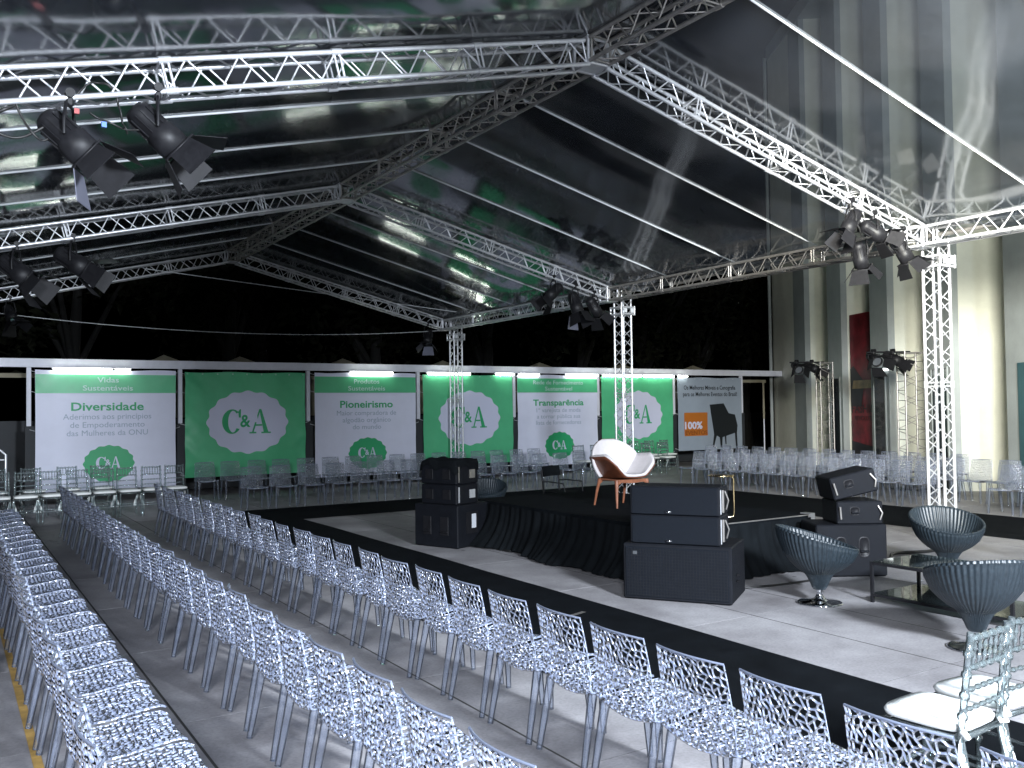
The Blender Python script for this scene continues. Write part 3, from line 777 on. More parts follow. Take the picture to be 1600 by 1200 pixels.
def web(s0, s1, seed, pitch=.047):
    rnd = random.Random(seed); X = .235
    px = pitch*1.0; py = pitch*.92
    jit = {}
    def jv(x, y):
        k = (round(x*2e3), round(y*2e3))
        if k not in jit:
            jit[k] = (x+rnd.uniform(-1, 1)*pitch*.33, y+rnd.uniform(-1, 1)*pitch*.33)
        a, c = jit[k]
        return (min(max(a, -X), X), min(max(c, s0), s1))
    b = MB(); cells = []
    ny = int((s1-s0)/py)+2; nx = int(2*X/px)+2
    r = py/1.5
    for j in range(ny+1):
        for i in range(nx+1):
            cx = -X+i*px+(px/2 if j % 2 else 0); cy = s0+j*py
            hx = [(cx+dx*px/2, cy+dy*r) for dx, dy in ((0, 1), (1, .5), (1, -.5), (0, -1), (-1, -.5), (-1, .5))]
            if cx-px/2 > X or cy-r > s1: continue
            cells.append([jv(*p) for p in hx])
    tw = .0046
    for c in cells:
        area = 0
        for i in range(6):
            x1, y1 = c[i]; x2, y2 = c[(i+1) % 6]; area += x1*y2-x2*y1
        if abs(area)/2 < 1e-4: 
            if abs(area)/2 < 1e-5: continue
        cx = sum(p[0] for p in c)/6; cy = sum(p[1] for p in c)/6
        outer = []
        for i in range(6):
            a = c[i]; d = c[(i+1) % 6]; outer += [a, ((a[0]+d[0])/2, (a[1]+d[1])/2)]
        inner = []
        for i, p in enumerate(outer):
            dx, dy = p[0]-cx, p[1]-cy; L = math.hypot(dx, dy) or 1e-6
            sh = tw*(1.75 if i % 2 == 0 else 1.15); q = max(.25, 1-sh/L)
            inner.append((cx+dx*q, cy+dy*q))
        vs = []
        for p in outer:
            P = shell_pt(*p); N = shell_n(*p); vs += [P+N*.0055, P-N*.0055]
        for p in inner:
            P = shell_pt(*p); N = shell_n(*p); vs += [P+N*.0012, P-N*.0012]
        fs = []; n = 12
        for i in range(n):
            j = (i+1) % n
            fs += [(2*i, 2*j, 2*n+2*j, 2*n+2*i), (2*i+1, 2*n+2*i+1, 2*n+2*j+1, 2*j+1), (2*n+2*i, 2*n+2*j, 2*n+2*j+1, 2*n+2*i+1)]
        b.add(vs, fs, True)
    return b
def rim(b, s0, s1, top):
    n = 12
    se = s1 if top else s0
    b.tube([shell_pt(-.235+.47*i/10, se) for i in range(11)], .0058 if top else .0035, 6)
bk = web(SPLIT-.03, PL, 11, .036); rim(bk, SPLIT-.03, PL, True); me_back = bk.mesh('backrest', M['poly'])
sb = web(0, SPLIT-.03, 23, .030); rim(sb, 0, SPLIT-.03, False)
# under-seat frame ring
me_seat = sb.mesh('seat', M['poly'])
def leg_mesh(a, c, r0=.027, r1=.018):
    a = Vector(a); c = Vector(c)
    b = MB(); b.tube([a, a.lerp(c, .3), a.lerp(c, .98), c], [r0, r0*.92, r1, r1*1.05], 10); return b.mesh('leg', M['poly_leg'])
me_legs = [leg_mesh((-.195, .18, .415), (-.215, .205, .002)), leg_mesh((.195, .18, .415), (.215, .205, .002)),
           leg_mesh((-.20, -.175, .41), (-.215, -.255, .002)), leg_mesh((.20, -.175, .41), (.215, -.255, .002))]
proto = None
def web_chair(x, y, rz, label, group):
    global proto
    rz2 = rz+R(random.uniform(-2.4, 2.4)); x += random.uniform(-.018, .018); y += random.uniform(-.01, .01)
    if proto is None:
        r = thing('web_chair', label, 'chair', (x, y, .008), rz2, group)
        obj('backrest', me_back, r); obj('seat', me_seat, r)
        for m in me_legs: obj('leg', m, r)
        proto = r; return r
    return dup(proto, (x, y, .008), rz2, label, group)
# left block: three rows facing +X (towards the stage)
FACE_X, FACE_NY, FACE_NX = -PI/2, PI, PI/2
n = 0
for k in range(27):
    y = 2.0+.527*(k-1)
    if k == 0: pass
    web_chair(3.12, y, FACE_X, f'clear web chair beside the black carpet, {ordn(k+1)} from the near end', 'front row of clear chairs on the left')
for k in range(27):
    web_chair(1.81, 2.30+.53*k-.25, FACE_X, f'clear web chair in the middle left row, {ordn(k+1)} from near end', 'middle row of clear chairs on the left')
for k in range(26):
    web_chair(.71, 3.0+.53*k, FACE_X, f'clear web chair along the yellow line, {ordn(k+1)} from the near end', 'outer row of clear chairs on the left')
# far block: two rows facing the camera side
for k in range(15):
    web_chair(5.32+.595*k, 18.25+.0*k, FACE_NY, f'clear web chair, front row before the banners, {ordn(k+1)} from the left', 'front row before the banners')
for k in range(16):
    web_chair(4.95+.60*k, 20.75, FACE_NY, f'clear web chair, back row against the banners, {ordn(k+1)} from the left', 'back row against the banners')
# right block: rows facing -X
k = 0
for i in range(15):
    web_chair(15.72, 7.6+.57*i if i < 3 else 10.4+.56*(i-3), FACE_NX, f'clear web chair, right-hand block front row, {ordn(i+1)} from the near end', 'front row on the right')
for i in range(17):
    web_chair(17.1, 8.4+.57*i, FACE_NX, f'clear web chair, right-hand block second row, {ordn(i+1)} from the near end', 'second row on the right')
for i in range(14):
    web_chair(18.5, 11.4+.58*i, FACE_NX, f'clear web chair, right-hand block last row, {ordn(i+1)} from the near end', 'last row on the right')

# ballroom (bamboo style) chairs, local facing +Y
def bamboo(p, q, r=.013, rings=3, n=8):
    p = Vector(p); q = Vector(q); pts = []; rs = []
    L = (q-p).length
    fr = [0]
    for i in range(1, rings+1):
        c = i/(rings+1); e = .008/L; fr += [c-2*e, c-e, c+e, c+2*e]
    fr.append(1)
    for i, t in enumerate(fr):
        pts.append(p.lerp(q, t)); j = (i-1) % 4
        rs.append(r if (i == 0 or i == len(fr)-1 or j in (0, 3)) else r*1.45)
    return pts, rs
def ball_chair(label, group, mt=None):
    mt = mt or M['acrylic']
    r = thing('ballroom_chair', label, 'chair', (0, 0, 0), 0, group)
    for sx in (-1, 1):
        b = MB(); p, q = bamboo((sx*.19, .19, .45), (sx*.20, .20, .002), .016, 2); b.tube(p, q, 8); b.build('front_leg', mt, r)
        b = MB(); p, q = bamboo((sx*.185, -.26, .002), (sx*.175, -.18, .45), .016, 2); b.tube(p, q, 8, cap=False)
        p, q = bamboo((sx*.175, -.18, .45), (sx*.168, -.235, .925), .017, 4); b.tube(p, q, 8); b.build('rear_post', mt, r)
        b = MB(); p, q = bamboo((sx*.195, .195, .2), (sx*.18, -.22, .2), .011, 2); b.tube(p, q, 6); b.build('stretcher', mt, r)
    def bp(z): return -.18-(z-.45)/.475*.055
    for z, rr in ((.895, .014), (.76, .012), (.66, .009), (.57, .009)):
        b = MB(); p, q = bamboo((-.17, bp(z), z), (.17, bp(z), z), rr, 4 if z > .7 else 5); b.tube(p, q, 7); b.build('back_rail', mt, r)
    for i in range(6):
        x = -.17+.34*(i+1)/7
        b = MB(); p, q = bamboo((x, bp(.76), .76), (x, bp(.895), .895), .0075, 2, 6); b.tube(p, q, 6); b.build('spindle', mt, r)
    for y in (.195, -.22):
        b = MB(); p, q = bamboo((-.19, y, .2), (.19, y, .2), .011, 2); b.tube(p, q, 6); b.build('stretcher', mt, r)
    fr = MB()
    fr.tube([(-.19, .19, .44), (.19, .19, .44), (.175, -.18, .44), (-.175, -.18, .44)], .016, 8, closed=True); fr.build('seat_frame', mt, r)
    def cf(u, v):
        a = 2*PI*u; k = 4.5
        cx = math.copysign(abs(math.cos(a))**(2/k), math.cos(a)); cy = math.copysign(abs(math.sin(a))**(2/k), math.sin(a))
        pr = [(0, .012), (.75, .012), (.97, .018), (1.0, .036), (.95, .052), (.6, .066), (0, .070)][round(v*6)]
        wx = .205-.012*(1-cy)*.5
        return (cx*pr[0]*wx, cy*pr[0]*.205+.012, .448+pr[1])
    b = MB(); b.grid(cf, 32, 6); b.build('cushion', M['cushion'], r)
    for sx in (-1, 1):
        b = MB()
        b.grid(lambda u, v, sx=sx: (sx*.175+sx*.02*math.sin(u*5)+(.028*(v-.5))*(1+u), -.19-.03*u+.012*math.sin(u*7), .46-.30*u), 8, 2)
        b.tube([(sx*.17, -.18, .47), (sx*.19, -.20, .485), (sx*.18, -.215, .46), (sx*.165, -.195, .455)], .014, 6, closed=True)
        b.build('tie_ribbon', M['cushion'], r)
    return r
bc = ball_chair('clear ballroom chair with white cushion in the bottom right corner, nearest the web chairs', 'near ballroom chairs')
bc.location = (4.0, 2.56, .008); bc.rotation_euler = (0, 0, R(4))
dup(bc, (4.47, 2.60, .008), R(-3), 'clear ballroom chair with white cushion cut by the right edge of the photo', 'near ballroom chairs')
dup(bc, (4.50, 1.75, .008), R(6), 'clear ballroom chair with white cushion behind the two corner ones, mostly out of frame', 'near ballroom chairs')
# far left
for i in range(9):
    dup(bc, (.35+.44*i, 18.35+.04*i, .008), PI+R(random.uniform(-6, 6)), f'ballroom chair with pale cushion before the leftmost banner, {ordn(i+1)} from left', 'ballroom chairs at the far left')
for i in range(5):
    dup(bc, (.2+.62*i, 19.7, .008), PI+R(random.uniform(-8, 8)), f'ballroom chair, second line at far left, {ordn(i+1)} from the left', 'second line of ballroom chairs at the far left')
for i in range(6):
    dup(bc, (14.9+.62*i, 20.0, .008), PI+R(random.uniform(-5, 5)), f'ballroom chair right of the middle column, front line, {ordn(i+1)} from the left', 'ballroom chairs near the furniture banner')
for i in range(4):
    dup(bc, (17.3+.62*i, 21.2, .008), PI+R(random.uniform(-5, 5)), f'ballroom chair against the furniture banner, back line, {ordn(i+1)} from left', 'ballroom chairs against the furniture banner')

# ================================================================== STAGE
SX0, SX1, SY0, SY1, SZ = 6.7, 8.95, 7.4, 11.7, .62
stg = thing('stage', 'low square stage with black top and gathered black skirt', 'stage', (0, 0, 0))
MB().box(((SX0+SX1)/2, (SY0+SY1)/2, SZ-.03), (SX1-SX0, SY1-SY0, .06)).build('deck', M['carpet'], stg)
MB().box(((SX0+SX1)/2, SY0-.005, SZ-.008), (SX1-SX0+.02, .014, .012)).build('edge_rail', M['alu_dark'], stg)
MB().box((SX1+.03, SY0+.05, SZ-.05), (.10, .14, .12)).build('corner_bracket', M['alu'], stg)
for x in (SX0+.1, SX1-.1):
    for y in (SY0+.1, SY1-.1): MB().tube([(x, y, .0), (x, y, SZ-.06)], .03, 8).build('leg', M['alu_dark'], stg)
def skirt(p0, p1, nrm, seed, flare=.25, extra=0, n=None):
    p0 = Vector(p0); p1 = Vector(p1); L = (p1-p0).length; nrm = Vector(nrm); b = MB()
    n = int(L*42)
    def fn(u, v):
        s = u*L; t = 1-v
        pl = math.sin(s*42+2*math.sin(s*5+seed))*.5+.5*math.sin(s*23+seed)
        off = .028+.022*pl*(.5+t*.9)+flare*(t**2.2)*(.6+.55*noise.noise(Vector((s*1.1, seed, 0))))
        along = .04*noise.noise(Vector((s*2, seed+3, t)))*t
        p = p0.lerp(p1, u)+nrm*off+(p1-p0).normalized()*along
        hem = .022+.02*noise.noise(Vector((s*3, seed, 2)))
        p.z = hem+(SZ-.035-hem)*v
        return p
    b.grid(fn, n, 9); b.build('skirt', M['black_cloth'], stg)
skirt((SX0, SY1, 0), (SX0, SY0, 0), (-1, 0, 0), 1, .42)
skirt((SX0, SY0, 0), (SX1, SY0, 0), (0, -1, 0), 5, .38)
skirt((SX1, SY0+.15, 0), (SX1, SY1, 0), (1, 0, 0), 9, .15)
skirt((SX1, SY1, 0), (SX0, SY1, 0), (0, 1, 0), 13, .1)

# stage armchair -----------------------------------------------------------
ac = thing('stage_armchair', 'white upholstered armchair with walnut shell and legs alone on the stage', 'armchair', (7.77, 9.55, SZ), R(-2))
# local: faces -Y
def seat_fn(off):
    def fn(u, v):
        x = (u-.5)*2; y = .24-.56*v            # v 0 back .. 1 front
        wing = max(0, abs(x)-.52)/.48
        front_round = max(0, (v-.70)/.30)
        lim = 1-.22*front_round**2-.10*max(0, .2-v)*5
        h = .36+.035*v+.05*x*x+.25*wing**1.15*(1-.55*front_round**1.6)
        # arm tops fall away to the front
        X = x*.385*lim+math.copysign(.02*math.sin(wing*PI/2), x)
        return Vector((X*(1-off*.02), y, h+off*.018+.0))
    return fn
def solid(fn, nu, nv, name, m, th, parent):
    b = MB(); P = [[fn(i/nu, j/nv) for j in range(nv+1)] for i in range(nu+1)]
    def nr(i, j):
        a = P[min(i+1, nu)][j]-P[max(i-1, 0)][j]; c = P[i][min(j+1, nv)]-P[i][max(j-1, 0)]
        n = a.cross(c); return n.normalized() if n.length > 1e-9 else Vector((0, 0, 1))
    top = [[P[i][j]+nr(i, j)*th for j in range(nv+1)] for i in range(nu+1)]
    w = nv+1; vs = [P[i][j] for i in range(nu+1) for j in range(w)]+[top[i][j] for i in range(nu+1) for j in range(w)]
    o = (nu+1)*w; fs = []
    for i in range(nu):
        for j in range(nv):
            q = (i*w+j, (i+1)*w+j, (i+1)*w+j+1, i*w+j+1); fs.append(q[::-1]); fs.append(tuple(k+o for k in q))
    for i in range(nu):
        fs.append((i*w, (i+1)*w, (i+1)*w+o, i*w+o)); fs.append(((i+1)*w+nv, i*w+nv, i*w+nv+o, (i+1)*w+nv+o))
    for j in range(nv):
        fs.append((j+1, j, j+o, j+1+o)); fs.append((nu*w+j, nu*w+j+1, nu*w+j+1+o, nu*w+j+o))
    b.add(vs, fs, True); return b.build(name, m, parent)
solid(seat_fn(0), 28, 14, 'wooden_seat_shell', M['wood_dark'], -.014, ac)
solid(seat_fn(1), 28, 14, 'seat_pad', M['pad'], -.032, ac)
def back_fn(off):
    def fn(u, v):
        # elliptical back, v 0 bottom .. 1 top
        a = (u-.5)*2; ry = .5*(1-math.cos(PI*v))
        zc = .40+.50*v
        half = .385*math.sqrt(max(.03, 1-((v-.42)/.60)**2)) if v > .42 else .385*(.72+.28*math.sin(v/.42*PI/2))
        x = a*half
        y = .20+.13*v-.16*(x/.385)**2*(.9)-off*.022
        return Vector((x, y, zc+.0))
    return fn
solid(back_fn(0), 24, 18, 'wooden_back_shell', M['wood_dark'], .014, ac)
solid(back_fn(1), 24, 18, 'back_pad', M['pad'], -.034, ac)
for sx in (-1, 1):
    b = MB(); b.tube([(sx*.25, -.22, .37), (sx*.262, -.235, .2), (sx*.272, -.25, .004)], [.028, .021, .013], 8); b.build('leg', M['wood'], ac)
    b = MB(); b.tube([(sx*.22, .20, .37), (sx*.235, .25, .2), (sx*.245, .30, .004)], [.026, .02, .013], 8); b.build('leg', M['wood'], ac)
b = MB()
ap = [(-.25, .375), (.25, .375), (.245, .30), (.19, .335), (0, .325), (-.19, .335), (-.245, .30)]
b.prism(ap, -.24, -.215); b.prism([(x*.9, z) for x, z in ap], .19, .215); b.box((0, 0, .365), (.42, .42, .02)); b.build('apron', M['wood'], ac)

# brass side table: disc, bent stem, foot bar
bt = thing('side_table', 'thin brass C-shaped side table on the stage corner', 'side table', (7.97, 7.72, SZ), R(-32))
MB().tube([(-.14, 0, .49), (-.02, 0, .49), (.0, 0, .485), (.015, 0, .465), (.02, 0, .05), (.01, 0, .015), (-.01, 0, .01), (-.22, 0, .01)], .0105, 8).build('stem', M['brass'], bt)
MB().lathe([(0, .497), (.155, .497), (.16, .503), (.155, .511), (0, .511)], 40, (-.13, 0, 0)).build('table_top', M['brass'], bt)
MB().tube([(-.22+.0*q, -.12+.24*q/6, .01) for q in range(7)], .0105, 8).build('foot_bar', M['brass'], bt)

# ================================================================== LOUDSPEAKERS
def cab(name, label, corner, adir, al, bl, z0, h, group, grille=False, holes=None, rzlabel=None):
    """box with its near corner at `corner`; adir = direction along its first side, second side is 90 degrees clockwise"""
    a = Vector((adir[0], adir[1], 0)).normalized(); bb = Vector((a.y, -a.x, 0))
    rz = math.atan2(a.y, a.x)
    ctr = Vector((corner[0], corner[1], 0))+a*al/2+bb*bl/2
    r = thing(name, label, 'loudspeaker', (ctr.x, ctr.y, z0), rz, group)
    # local x = a, local y = -bb ; the side facing +y local is the a-face at bb=0
    MB().bevbox((0, 0, h/2), (al, bl, h), .014).build('cabinet', M['black_cabinet'], r)
    if grille:
        gm = MB(); gm.bevbox((0, bl/2+.004, h/2), (al-.06, .012, h-.06), .004)
        gm.build('grille', M['grille'], r)
        tr = MB()
        n1 = int((al-.06)/.03); 
        for i in range(n1): tr.box((-al/2+.045+i*.03, bl/2+.0115, h/2), (.003, .003, h-.08))
        for i in range(int((h-.08)/.03)): tr.box((0, bl/2+.0135, .05+i*.03), (al-.08, .002, .003))
        tr.build('mesh_wires', M['black_metal'], r)
    return r, a, bb
def logo_badge(r, x, y, z, rz=0):
    o = MB(); o.lathe([(0, 0), (.036, 0), (.036, .004), (0, .006)], 16, (0, 0, 0)); o = o.build('maker_badge', M['chrome'], r)
    o.matrix_local = Matrix.Translation((x, y, z)) @ Matrix.Rotation(-PI/2, 4, 'X') @ Matrix.Diagonal((1, .5, 1, 1))
# centre stack
ca, cdir = (6.49, 6.31), (-.557, .83)
s1, a, bb = cab('subwoofer', 'wide black subwoofer with mesh grille at the bottom of the central stack', ca, cdir, 1.10, .74, .008, .56, 'subwoofers', True)
o = MB().bevbox((.42, .37+.014, .47), (.045, .006, .035), .002).build('maker_badge', mat('dull_badge', (.06, .065, .07), .5), s1)
for zz in (.2, .26): MB().tube([(-.55-.004, .1, zz), (-.55-.03, .13, zz), (-.55-.004, .16, zz)], .008, 6).build('latch', M['black_metal'], s1)
for i, z0 in enumerate((.569, .569+.292)):
    c0 = Vector((6.49, 6.31, 0))+a*(.11)+bb*.03
    s2, a2, b2 = cab('array_speaker', ['lower', 'upper'][i]+' slim black array speaker on the central subwoofer', (c0.x, c0.y), cdir, .92, .44, z0, .288, 'array speakers')
    MB().bevbox((0, .22+.004, .144), (.87, .01, .27), .004).build('grille', M['grille'], s2)
    logo_badge(s2, .06, .23, .035)
    rg = MB(); rg.box((-.46-.010, .10, .144), (.016, .03, .22)); rg.tube([(-.47, -.05, .05), (-.50, -.02, .144), (-.47, .01, .24)], .009, 6)
    rg.build('rigging_bar', M['alu_dark'], s2)
    rg = MB(); rg.box((-.46-.006, .200, .144), (.008, .012, .24)); rg.build('rigging_pin', M['alu'], s2)
# left stack (turned)
s3, a, bb = cab('subwoofer', 'black subwoofer with two round ports at the bottom of the left stack', (6.06, 11.07), (-.37, .93), .81, .75, .008, .60, 'subwoofers')
for dx in (-.16, .16):
    MB().bevbox((dx, .375+.003, .30), (.15, .008, .26), .004).build('port', M['black_metal'], s3)
    MB().tube([(dx-.06, .39, .22), (dx+.06, .39, .22)], .013, 6).build('handle', M['black_metal'], s3)
pl = MB().box((-.405-.004, .06, .34), (.008, .26, .30)).build('connector_plate', M['black_metal'], s3)
MB().box((-.412, .02, .36), (.004, .10, .20)).build('sticker', M['label_white'], s3)
for i, z0 in enumerate((.609, .609+.285)):
    c0 = Vector((6.06, 11.07, 0))+a*.06+bb*.05
    s4, _, _ = cab('array_speaker', ['lower', 'upper'][i]+' black array speaker on the left subwoofer', (c0.x, c0.y), (-.37, .93), .66, .50, z0, .28, 'array speakers')
    for dx in (-.15, .17): MB().bevbox((dx, .25+.003, .14), (.14, .008, .14), .003).build('port', M['black_metal'], s4)
    rg = MB(); rg.box((-.33-.008, .2, .14), (.012, .02, .22)); rg.box((-.33-.008, -.1, .14), (.012, .12, .12)); rg.build('rigging_pin', M['alu'] if i == 0 else M['alu_dark'], s4)
cl = MB()
def clf(u, v):
    x = (u-.5)*.78; y = (v-.5)*.62; ed = max(abs(x)/.39, abs(y)/.31); x *= 1-.12*max(0, ed-.8)/.2; y *= 1-.12*max(0, ed-.8)/.2
    z = .04+.07*noise.noise(Vector((x*4, y*4, 0)))-(.14+.12*noise.noise(Vector((x*6, y*6, 3))))*max(0, ed-.84)/.16
    return (x, y, z)
cl.grid(clf, 22, 20); c0 = Vector((6.06, 11.07, 0))+a*.39+bb*.30
o = cl.build('crumpled_cloth', M['black_cloth']); o.location = (c0.x, c0.y, 1.20); o.rotation_euler = (0, 0, math.atan2(a.y, a.x))
tag(o, 'crumpled black cloth draped over the left speaker stack', 'cloth')
# right stack seen from behind
rc = G = None
base = Vector((9.02, 6.38, 0))
s5, a, bb = cab('subwoofer', 'matt black subwoofer seen from behind with two handle recesses, right of the stage', (9.02, 6.38), (-.846, .534), .80, .55, .008, .585, 'subwoofers')
s5.location = tuple(base+a*.40+(-bb)*(-.275)+Vector((0, 0, .008)))
def recess(r, x, y, z, w_, h_):
    b = MB(); n = 20; pts = []
    for i in range(n):
        t = 2*PI*i/n; k = 3.2
        pts.append((x+w_/2*math.copysign(abs(math.cos(t))**(2/k), math.cos(t)), z+h_/2*math.copysign(abs(math.sin(t))**(2/k), math.sin(t))))
    vs = [(p, y+.004, q) for p, q in pts]+[(x+(p-x)*.86, y+.010, z+(q-z)*.9) for p, q in pts]+[(x+(p-x)*.80, y+.003, z+(q-z)*.84) for p, q in pts]
    fs = [(i, (i+1) % n, n+(i+1) % n, n+i) for i in range(n)]+[(n+i, n+(i+1) % n, 2*n+(i+1) % n, 2*n+i) for i in range(n)]+[list(range(2*n, 3*n))]
    b.add(vs, fs, True); b.build('handle_recess', M['black_metal'], r)
    MB().tube([(x-w_*.36, y+.02, z-h_*.18), (x+w_*.36, y+.02, z-h_*.18)], .012, 6).build('handle', M['black_cabinet'], r)
for dx in (.12, -.14): recess(s5, dx, .275, .33, .13, .24)
for i, (z0, tilt) in enumerate(((.594, 0), (.594+.27, R(0)))):
    s6, a6, b6 = cab('array_speaker', ['lower', 'upper, tilted'][i]+' black array speaker on the right subwoofer with hand hole', (9.02, 6.38), (-.846, .534), .52, .50, z0, .26, 'array speakers')
    s6.location = tuple(base+a*(.29+.03*i)-bb*(-.27)+Vector((0, 0, z0)))
    recess(s6, .06, .25, .15, .12, .10)
    rg = MB(); rg.tube([(-.22, .262, .05), (-.24, .285, .13), (-.20, .262, .21)], .010, 6); rg.tube([(.22, .262, .06), (.235, .28, .2)], .012, 6); rg.build('rigging_bar', M['alu_dark'], s6)
    if i == 1:
        s6.rotation_euler = (0, R(13), s6.rotation_euler.z)
        s6.location.z += .055
# monitor wedge and cased gear behind the stage
wd = thing('stage_monitor', 'black wedge monitor lying behind the stage near the far chairs', 'loudspeaker', (10.15, 13.0, .01), R(30))
b = MB(); b.prism([(-.35, 0), (.35, 0), (.35, .12), (-.10, .42), (-.35, .42)], -.3, .3); b.build('cabinet', M['black_cabinet'], wd)
b = MB(); b.tube([(.30, -.2, .19), (.30, .2, .19)], .01, 6); b.build('handle', M['black_metal'], wd)

# ================================================================== WICKER SWIVEL CHAIRS (local: opening faces +Y, high back at -Y)
def wicker_meshes():
    N = 336
    def rimz(a): return .105*(-math.sin(a))   # high at -Y
    prof_o = [(.058, .135), (.085, .20), (.118, .262), (.140, .292), (.150, .300), (.205, .335), (.27, .39), (.325, .455), (.358, .52), (.380, .585), (.390, .635)]
    def fo(a, r, z):
        t = max(0, (z-.30)/.335); rib = .0042*math.cos(56*a)*(1 if z > .14 else 0)+.0016*math.sin(z*420)
        return r+rib+.02*t*(-math.sin(a)), z+rimz(a)*t**1.3*1.0
    def dense(p, m):
        out = []
        for i in range(len(p)-1):
            for k in range(m): out.append((p[i][0]+(p[i+1][0]-p[i][0])*k/m, p[i][1]+(p[i+1][1]-p[i][1])*k/m))
        return out+[p[-1]]
    b = MB(); b.lathe(dense(prof_o, 4), N, fr=fo)
    inner = [(.390, .635), (.383, .652), (.368, .650), (.352, .60), (.325, .53), (.285, .46), (.22, .40), (.12, .375), (.0005, .37)]
    def fi(a, r, z):
        t = max(0, (z-.30)/.335); rib = -.0042*math.cos(56*a)*min(1, r/.2)
        return max(.0003, r+rib)+.02*t*(-math.sin(a)), z+rimz(a)*max(0, t)**1.3
    b.lathe(dense(inner, 3), N, fr=fi)
    return b.mesh('wicker_bowl', M['wicker'])
me_bowl = wicker_meshes()
me_base = MB().lathe([(.0, .0), (.215, .0), (.222, .006), (.20, .014), (.10, .026), (.05, .045), (.034, .075), (.030, .10), (.040, .115), (.030, .13), (.045, .15)], 48).mesh('chrome_base', M['chrome'])
wk = None
for (x, y, rz, lb) in ((7.30, 5.93, R(-128), 'dark woven bowl chair in side view before the stage skirt'), (6.95, 4.13, R(-32), 'dark woven bowl chair with its back to us, nearest of them'),
                       (9.50, 5.95, R(148), 'dark woven bowl chair facing us beyond the glass table'), (7.75, 13.2, R(150), 'dark woven bowl chair behind the stage beside the left speakers')):
    if wk is None:
        wk = thing('bowl_chair', lb, 'bowl chair', (x, y, .004), rz, 'woven bowl chairs'); obj('wicker_bowl', me_bowl, wk); obj('chrome_base', me_base, wk)
    else: dup(wk, (x, y, .004), rz, lb)
# black armchairs
def black_armchair(loc, rz, label):
    r = thing('black_armchair', label, 'armchair', loc, rz, 'black slim armchairs')
    for sx in (-1, 1):
        MB().tube([(sx*.27, .25, .004), (sx*.27, .26, .36), (sx*.265, .22, .40), (sx*.25, 0, .40)], .02, 8).build('leg', M['black_metal'], r)
        MB().tube([(sx*.25, -.30, .004), (sx*.25, -.24, .40), (sx*.25, -.28, .85)], .018, 8).build('leg', M['black_metal'], r)
        MB().tube([(sx*.27, .26, .38), (sx*.30, .22, .62), (sx*.29, -.1, .64), (sx*.25, -.27, .63)], .013, 8).build('armrest', M['black_metal'], r)
    MB().bevbox((0, 0, .42), (.52, .52, .07), .025).build('seat', M['black_cloth'], r)
    b = MB(); b.grid(lambda u, v: (-.26+.52*u, -.27-.03*v+.05*(2*u-1)**2, .72+.18*v), 10, 4); b.grid(lambda u, v: (-.26+.52*u, -.295-.03*v+.05*(2*u-1)**2, .72+.18*v), 10, 4)
    for z in (0, 1): b.grid(lambda u, v, z=z: (-.26+.52*u, -.27-.025*v-.03*z+.05*(2*u-1)**2, .72+.18*z), 10, 1)
    b.build('backrest', M['black_cloth'], r)
    return r
ba = black_armchair((10.05, 5.0, .004), R(105), 'black slim armchair with thin arms cut by the right edge beyond the table')
dup(ba, (9.45, 13.3, .004), R(200), 'black slim armchair behind the stage before the far chairs')
# coffee table
ct = thing('coffee_table', 'low black framed coffee table with two glass shelves', 'table', (8.13, 4.97, 0), 0)
tw, tl_ = .76, 1.38
for sx in (-1, 1):
    for sy in (-1, 1): MB().box((sx*tw/2, sy*tl_/2, .20), (.028, .028, .40)).build('leg', M['black_metal'], ct)
for z, nm in ((.385, 'top_frame'), (.075, 'shelf_frame')):
    b = MB()
    for sx in (-1, 1): b.box((sx*tw/2, 0, z), (.024, tl_-.03, .024))
    for sy in (-1, 1): b.box((0, sy*tl_/2, z), (tw-.03, .024, .024))
    b.build(nm, M['black_metal'], ct)
    MB().box((0, 0, z+.017), (tw-.01, tl_-.01, .008)).build('glass_shelf', M['glass'], ct)

